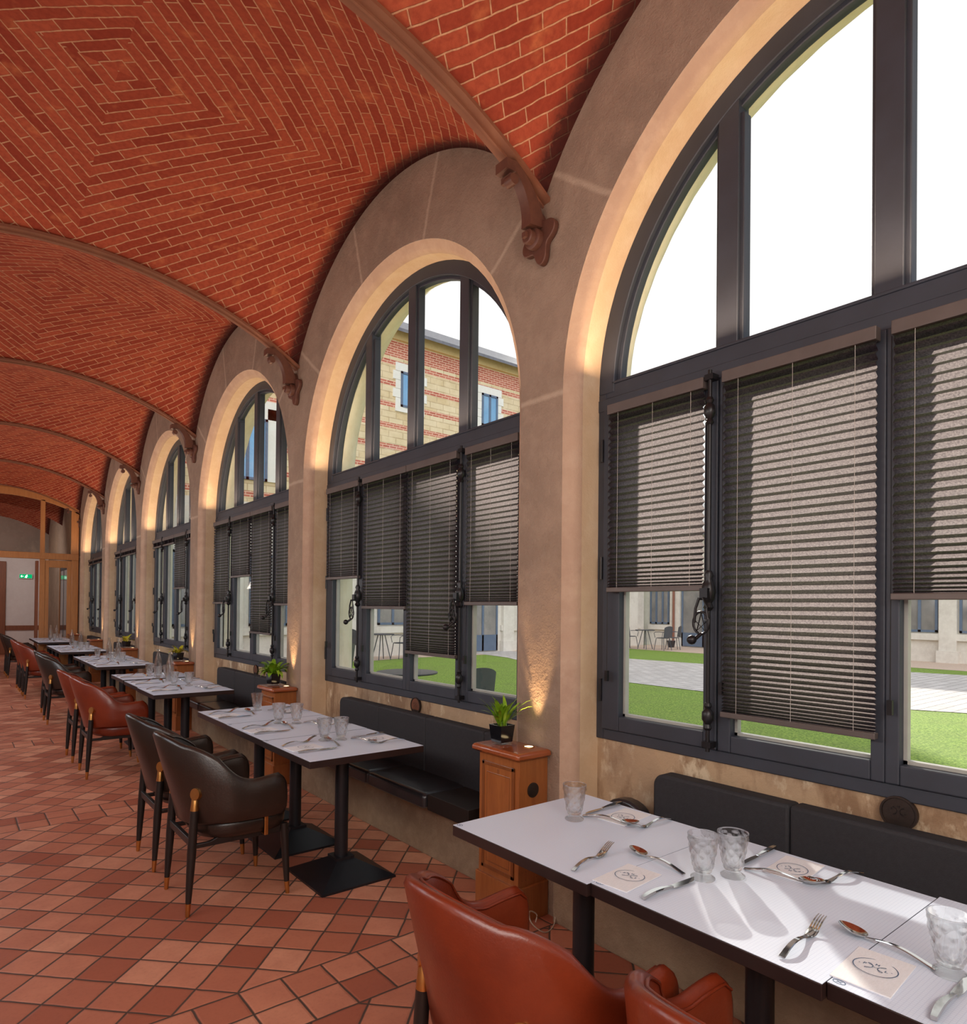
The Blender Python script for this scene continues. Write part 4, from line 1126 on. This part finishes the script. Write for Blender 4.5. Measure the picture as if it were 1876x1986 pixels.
# the other rows: a front and a back setting on every table
GL = {1: [(1.812, 4.782, 'alone at the far end of'), (1.739, 4.2, 'front one of the middle pair on'), (1.83, 4.121, 'back one of the middle pair on'), (1.733, 3.513, 'front one of the near pair on'), (1.819, 3.472, 'back one of the near pair on')],
      2: [(1.73, 7.72, 'left of the bottles on'), (1.85, 7.50, 'between the bottles on'), (1.72, 6.70, 'front one of the near pair on'), (1.83, 6.60, 'back one of the near pair on'), (1.735, 7.38, 'in front of the left bottle on')],
      3: [(1.70, 10.70, 'leftmost on'), (1.74, 9.86, 'front one of the near pair on'), (1.85, 9.79, 'back one of the near pair on'), (1.93, 10.55, 'behind the left bottle on')],
      4: [(1.72, 12.96, 'leftmost on'), (1.76, 12.62, 'front one of the near pair on'), (1.84, 12.58, 'back one of the near pair on')],
      5: [(1.76, 16.85, 'leftmost on'), (1.77, 16.22, 'front one of the near pair on'), (1.87, 16.17, 'back one of the near pair on')]}
BO = {2: [(1.785, 7.60), (1.775, 7.08)], 3: [(1.80, 10.42), (1.84, 10.02)], 4: [(1.79, 13.9), (1.81, 13.07)], 5: [(1.77, 16.95), (1.88, 16.90)]}
for r in range(1, 6):
    for x, y, l in GL[r]: place(tum, (x, y, TOPZ), random.uniform(0, 6), 'embossed tumbler %s the %s table row' % (l, ROWN[r]), 'embossed tumblers')
    for i, (x, y) in enumerate(BO.get(r, [])): place(bot, (x, y, TOPZ), 0.3, 'clear glass water bottle, %s of the two on the %s table row' % (('left', 'right')[i], ROWN[r]), 'clear water bottles')
    x0, ys = ROWS[r]
    for u, y in enumerate(ys):
        for side, fx in (('front', 1), ('back', -1)):
            if r >= 4 and u == 2: continue
            wh = '%s setting at the %s of the %s table row' % (side, UN[u], ROWN[r])
            j = random.uniform(-.02, .02); oy = (-.02 if fx == 1 else .0) + j; bx = x0
            if fx == 1:
                lay(frk, (bx - .32, y + oy + .125), (bx - .05, y + oy + .19), 'steel fork of the %s' % wh, 'steel forks')
                lay(spn, (bx - .06, y + oy - .05), (bx - .04, y + oy + .16), 'steel spoon of the %s' % wh, 'steel spoons')
                lay(knf, (bx - .32, y + oy - .085), (bx - .08, y + oy - .09), 'steel knife of the %s' % wh, 'steel knives')
                place(nap, (bx - .235, y + oy + .03, TOPZ + .0002), .08 + j, 'folded cream napkin of the %s' % wh, 'printed paper napkins')
            else:
                lay(frk, (bx + .33, y + oy - .115), (bx + .10, y + oy - .10), 'steel fork of the %s' % wh, 'steel forks')
                lay(spn, (bx + .10, y + oy + .10), (bx + .14, y + oy - .08), 'steel spoon of the %s' % wh, 'steel spoons')
                lay(knf, (bx + .335, y + oy + .125), (bx + .09, y + oy + .115), 'steel knife of the %s' % wh, 'steel knives')
                place(nap, (bx + .225, y + oy + .01, TOPZ + .0002), PI + .09 + j, 'folded cream napkin of the %s' % wh, 'printed paper napkins')

# ------------------------------------------------------------------ timber screen at the far end
YS = 17.45
def make_screen():
    root = thing('door_1', 'golden timber screen with arched fanlight and glazed side leaf', 'timber screen', (0, YS, 0), kind='structure')
    xr = DF - .02
    prof = lambda x: 4.02 - 0.30 * (abs(x - .80) / 1.5) ** 2.2 - (0.0 if x < 2.2 else .1 * (x - 2.2))
    pts = [XL + (xr - XL) * i / 40 for i in range(41)]
    mb = MB(); rings = []
    for x in pts:
        z = min(prof(x), rib_z(x) + .25); rings.append([(x, 0, z - .13), (x, .07, z - .13), (x, .07, z + .25), (x, 0, z + .02)])
    mb.loft(rings)
    mb.box(XL, xr, -.02, .09, 2.50, 2.64)                              # transom
    for a, b in ((1.60, 1.69), (2.20, xr), (-.30, -.21)): mb.box(a, b, 0, .07, 2.6, prof((a + b) / 2) - .1)
    mb.box(1.60, 1.70, 0, .08, 0, 2.5); mb.box(2.22, xr, 0, .08, 0, 2.5); mb.box(XL, XL + .5, 0, .08, 0, 2.5)
    mb.build('frame', M['timber'], root, bevel=0.006)
    lf = MB(); a, b = 1.70, 2.22
    lf.box(a, a + .075, .01, .06, 0.02, 2.48); lf.box(b - .09, b, .01, .06, .02, 2.48); lf.box(a + .075, b - .09, .01, .06, .02, .74); lf.box(a + .075, b - .09, .01, .06, 2.32, 2.48)
    leaf = lf.build('side_leaf', M['timber'], root, bevel=0.004)
    g = MB().add([(a + .07, .035, .72), (b - .085, .035, .72), (b - .085, .035, 2.34), (a + .07, .035, 2.34)], [(0, 1, 2, 3)]); g.build('leaf_pane', M['pane'], leaf)
    for (a, b) in ((-.21, 1.60), (1.69, 2.20)):
        n = 12; pts2 = [(a, 2.63), (b, 2.63)] + [(b + (a - b) * i / n, prof(b + (a - b) * i / n) - .12) for i in range(n + 1)]
        MB().add([(x, .035, z) for x, z in pts2], [tuple(range(len(pts2)))]).build('fanlight_pane', M['pane'], root)
    # door leaf standing open into the vestibule, seen edge on
    dl = MB(); dl.box(1.53, 1.585, .09, .26, .02, 2.46); dl.build('door_rebate', M['timber_dark'], root, bevel=0.004)
make_screen()
sg = thing('exit_sign', 'small lit green exit sign on the white end wall', 'sign', (1.80, YEND - .02, 2.30))
MB().box(-.17, .17, -.06, 0, -.07, .07).build('housing', M['white'], sg, bevel=0.006)
MB().box(-.155, .155, -.064, -.06, -.055, .058).build('sign_panel', M['exitgreen'], sg)
rm = MB(); put = lambda u, v: (u, -.0655, v)
stroke_shape(rm, [(.02, .02), (.0, -.01), (.02, -.03), (.005, -.045)], .016, put); stroke_shape(rm, [(.0, -.01), (-.025, -.03)], .014, put); stroke_shape(rm, [(.02, .02), (.045, .0)], .012, put); stroke_shape(rm, [(.02, .02), (-.01, .012)], .012, put); stroke_shape(rm, [(.022, .038), (.032, .038)], .018, put)
stroke_shape(rm, [(-.12, 0), (-.06, 0)], .012, put); stroke_shape(rm, [(-.10, .025), (-.125, 0), (-.10, -.025)], .012, put)
rm.build('pictogram', M['exitwhite'], sg)
m = MB(); m.box(XL, 1.31, YEND - .12, YEND - .03, 0.0, 2.72); d = m.build('door_2', M['timber_dark'], bevel=0.01)
tag(d, 'dark timber door at the left edge on the far end wall', 'door', kind='structure')

d = thing('door_3', 'dark glazed double door in the vestibule behind the timber screen', 'door', (DF, 19.6, 0), kind='structure')
MB().box(-.05, -.001, -.75, .75, 0, 2.5).build('door_frame', M['frame'], d, bevel=0.004)
for s_ in (-1, 1):
    MB().box(-.056, -.05, min(s_ * .06, s_ * .62), max(s_ * .06, s_ * .62), .25, 2.35).build('door_pane', M['skydark'], d)
    MB().box(-.07, -.05, min(s_ * .68, s_ * .75), max(s_ * .68, s_ * .75), 0, 2.5).build('timber_edge', M['timber'], d)

# ------------------------------------------------------------------ courtyard
m = MB(); m.box(2.86, 60, -30, 60, -.5, -.02); tag(m.build('lawn', M['grass']), 'mown green courtyard lawn', 'lawn', kind='structure')
def strip(name, mat, poly, z, label):
    mb = MB(); mb.add([(x, y, z) for x, y in poly], [tuple(range(len(poly)))]); return tag(mb.build(name, mat), label, 'ground', kind='structure')
pa = [(15.7, 17.6), (16.6, 13), (16.9, 10.5), (18.2, 8.2), (19.4, 6.3), (19.8, 4.5), (20, -8), (13.0, -8), (12.6, 2.6), (11.95, 3.9), (11.2, 6.5), (11.25, 8.9), (12.2, 12), (13.6, 15.2), (14.0, 17.6)]
strip('courtyard_path', M['paving'], pa, -.012, 'pale paved path curving across the courtyard lawn')
strip('gravel_border', M['gravel'], [(3, 16.35), (9.6, 16.3), (11, 16.6), (13.9, 16.5), (13.9, 17.6), (3, 17.6)], -.016, 'sandy border in front of the banded building')
strip('gravel_terrace', M['gravel'], [(21.4, -8), (24, -8), (24, 17.6), (15.7, 17.6), (15.9, 16.7), (20.8, 16.4)], -.015, 'sandy terrace along the pale arcade')
def opening(root, put, a, b, z0, z1, mull=1, door=False, glassmat=None):
    mb = MB(); fw = .07
    def bx(u0, u1, v0, v1, d0, d1): put(mb, u0, u1, v0, v1, d0, d1)
    bx(a, a + fw, z0, z1, .02, .12); bx(b - fw, b, z0, z1, .02, .12); bx(a, b, z0, z0 + (.55 if door else fw), .02, .12); bx(a, b, z1 - fw, z1, .02, .12)
    for i in range(1, mull + 1):
        c = a + (b - a) * i / (mull + 1); bx(c - .04, c + .04, z0, z1, .02, .12)
    o = mb.build('courtyard_door' if door else 'courtyard_window', M['frame_out'], root)
    g = MB(); put(g, a + .02, b - .02, z0 + .02, z1 - .02, .05, .06); g.build('pane', glassmat or M['winglass'], o)
# wing closing the courtyard, banded stone above, pale arcade below (facade plane y = 17.6)
YW = 17.6
wing = thing('courtyard_wing', 'courtyard building of cream stone with red brick bands and grey tiled roof', 'building', (0, YW, 0))
MB().box(2.9, 23.58, 0, .5, 4.3, 9.85).build('banded_wall', M['banded'], wing)
MB().box(2.9, 23.58, .0, .5, -.1, 4.3).build('arcade_wall', M['palestone'], wing)
MB().box(2.9, 23.58, -.12, .0, 9.85, 10.22).build('cornice', M['cornice'], wing)
rf = MB(); rf.add([(2.5, -.5, 9.95), (23.5, -.5, 9.95), (23.5, 4.2, 12.55), (2.5, 4.2, 12.55), (2.5, -.5, 10.05), (23.5, -.5, 10.05), (23.5, 4.2, 12.65), (2.5, 4.2, 12.65)], [(0, 1, 2, 3), (4, 7, 6, 5), (0, 4, 5, 1), (1, 5, 6, 2), (2, 6, 7, 3), (3, 7, 4, 0)])
rf.build('roof', M['roof'], wing)
def put_w(mb, u0, u1, v0, v1, d0, d1): mb.box(u0, u1, -.06 + d0 - .02, -.06 + d1 - .02, v0, v1)
for i, x in enumerate((4.9, 8.2, 11.5, 14.8, 18.1)):
    q = MB()
    for j in range(4):
        e = .28 if j % 2 else .18
        q.box(x - .36 - e, x - .36, -.03, 0.0, 7.8 + .28 * j, 7.8 + .28 * (j + 1) - .01); q.box(x + .36, x + .36 + e, -.03, 0, 7.8 + .28 * j, 7.8 + .28 * (j + 1) - .01)
    q.box(x - .55, x + .55, -.03, 0, 8.92, 9.18); q.box(x - .55, x + .55, -.04, 0, 7.64, 7.8)
    q.build('quoin_surround', M['quoin'], wing)
    opening(wing, put_w, x - .36, x + .36, 7.8, 8.92, 1, glassmat=M['skyglass'])
q = MB(); q.box(5.2, 5.75, -.04, 0, 4.9, 6.9); q.box(6.85, 7.3, -.04, 0, 4.9, 6.9); q.box(5.2, 7.3, -.04, 0, 6.6, 7.1); q.build('quoin_surround', M['quoin'], wing)
opening(wing, put_w, 5.75, 6.85, 4.9, 6.6, 1, glassmat=M['skyglass'])
for x in (4.2, 7.2, 11.2, 17.6, 20.8): opening(wing, put_w, x - .8, x + .8, .95, 2.9, 2)
opening(wing, put_w, 13.9, 15.25, .02, 2.75, 1, True)
q = MB()
for x in (2.95, 5.7, 9.3, 13.2, 15.45, 19.2, 22.5): q.box(x, x + .5, -.14, 0, -.1, 3.4); q.box(x - .05, x + .55, -.2, 0, -.1, .35)
q.box(2.9, 13.7, -.10, 0, .70, .90); q.box(15.4, 23.3, -.10, 0, .70, .90); q.build('arcade_pilasters', M['palestone'], wing)
tb = MB(); tb.tube([(9.95, -.12, -.05), (9.95, -.12, 4.2)], .05, 8); tb.build('downpipe', M['pipe'], wing)
# arcade on the opposite side (facade plane x = 24)
XA = 24.0
arc = thing('courtyard_arcade', 'pale single storey arcade with blue grey windows across the lawn', 'building', (XA, 0, 0))
MB().box(0, .5, -14, 21.0, -.1, 4.6).build('arcade_wall', M['palestone'], arc)
rf = MB(); rf.add([(-.4, -14, 4.5), (-.4, 17.6, 4.5), (4.5, 17.6, 6.6), (4.5, -14, 6.6), (-.4, -14, 4.6), (-.4, 17.6, 4.6), (4.5, 17.6, 6.7), (4.5, -14, 6.7)], [(0, 1, 2, 3), (4, 7, 6, 5), (0, 4, 5, 1), (1, 5, 6, 2), (2, 6, 7, 3), (3, 7, 4, 0)]); rf.build('roof', M['roof'], arc)
def put_a(mb, u0, u1, v0, v1, d0, d1): mb.box(-.08 + d0, -.08 + d1, u0, u1, v0, v1)
for y0, y1 in ((16.6, 18.05 - .5), (11.4, 12.9), (7.05, 8.5), (4.9, 6.5), (2.2, 3.7), (-.6, .9), (-3.5, -2.0)): opening(arc, put_a, y0, y1, .90, 2.7, 2)
opening(arc, put_a, 14.0, 16.0, .02, 2.6, 1, True)
q = MB()
for y in (16.05, 13.2, 10.6, 8.6, 6.55, 4.0, 1.3, -1.4): q.box(-.14, 0, y, y + .45, -.1, 3.6); q.box(-.2, 0, y - .06, y + .5, -.1, .35)
for a, b in ((16.2, 17.6), (-14, 13.9)): q.box(-.12, 0, a, b, .66, .86)
q.build('arcade_pilasters', M['palestone'], arc)
tb = MB(); tb.tube([(-.2, 16.28, -.05), (-.2, 16.28, 4.4)], .05, 8); tb.build('downpipe', M['pipe'], arc)
pt = MB(); pt.lathe([(.12, 0), (.17, .28), (.15, .28)], (XA - .9, 15.9, -.02), 14); tag(pt.build('plant_pot', M['socket'], smooth=40), 'dark flower pot by the far courtyard door', 'pot')

# garden furniture
def make_gchair():
    root = thing('garden_chair', '', 'garden chair')
    b = MB(); n = 12; rings = []
    for i in range(n + 1):
        a = math.radians(-70 + 140 * i / n); y = .25 * math.sin(a); x = -.2 - .06 * math.cos(a); h = .82 + .07 * math.cos(a * 1.2)
        rings.append([(x, y, .46), (x - .05, y, h), (x - .042, y, h), (x + .01, y, .46)])
    b.loft(rings); b.build('backrest', M['garden'], root, 40)
    s = MB(); s.lathe([(.22, .43), (.235, .44), (.235, .452), (.22, .456)], (0, 0, 0), 24); s.build('seat', M['garden'], root, 40)
    for sx, sy in ((1, 1), (1, -1), (-1, 1), (-1, -1)):
        l = MB(); l.tube([(sx * .17, sy * .17, .44), (sx * .23, sy * .22, -.02)], .012, 8); l.build('leg', M['garden'], root, 40)
    for sy in (1, -1):
        a = MB(); a.tube([(-.2, sy * .235, .66), (-.05, sy * .27, .67), (.15, sy * .27, .66), (.21, sy * .25, .62), (.2, sy * .2, .45)], .011, 8); a.build('armrest', M['garden'], root, 40)
    return root
def make_gtable():
    root = thing('garden_table', '', 'garden table')
    t = MB(); t.lathe([(.36, .70), (.375, .71), (.375, .722), (.36, .726)], (0, 0, 0), 32); t.build('table_top', M['garden'], root, 40)
    for i in range(4):
        a = PI / 4 + i * PI / 2; l = MB(); l.tube([(.10 * math.cos(a), .10 * math.sin(a), .70), (.28 * math.cos(a), .28 * math.sin(a), -.02)], .014, 8); l.build('leg', M['garden'], root, 40)
    return root
gc, gt = make_gchair(), make_gtable()
place(gt, (21.2, 15.75, 0), 0, 'small round garden table before the far arcade, among four chairs', 'round garden tables')
for i, (dx, dy, rz, l) in enumerate(((-.55, .65, -.8, 'left of'), (.1, .8, -1.7, 'behind'), (.0, -.8, 1.5, 'in front of'), (.7, -.75, 2.4, 'right of'))):
    place(gc, (21.2 + dx, 15.75 + dy, 0), rz, 'grey metal garden chair %s the small table by the far arcade' % l, 'grey garden chairs')
place(gt, (9.9, 16.5, 0), 0, 'round garden table on the sandy border by the banded building', 'round garden tables')
place(gc, (10.62, 16.55, 0), PI, 'grey metal garden chair right of the table by the banded building', 'grey garden chairs')
place(gc, (9.15, 16.5, 0), 0.2, 'grey metal garden chair left of the table by the banded building', 'grey garden chairs')
place(gt, (4.45, 6.8, 0.0), 0, 'round garden table just outside the second window', 'round garden tables')
place(gc, (4.4, 5.62, 0.0), PI / 2, 'grey garden chair just outside the second window, curved back turned to the glass', 'grey garden chairs')
place(gc, (5.2, 10.2, 0.0), 2.2, 'grey garden chair just outside the third window', 'grey garden chairs')
lf = MB(); lf.add([(0, 0, 0), (.08, .04, .02), (.16, 0, .01), (.08, -.05, .03), (.08, 0, .015)], [(0, 1, 4), (1, 2, 4), (2, 3, 4), (3, 0, 4)])
tag(lf.build('fallen_leaf', M['leaf_dead'], loc=(6.9, 2.35, -.015)), 'pale fallen leaf lying on the lawn outside the nearest window', 'leaf')
bpy.context.view_layer.update()
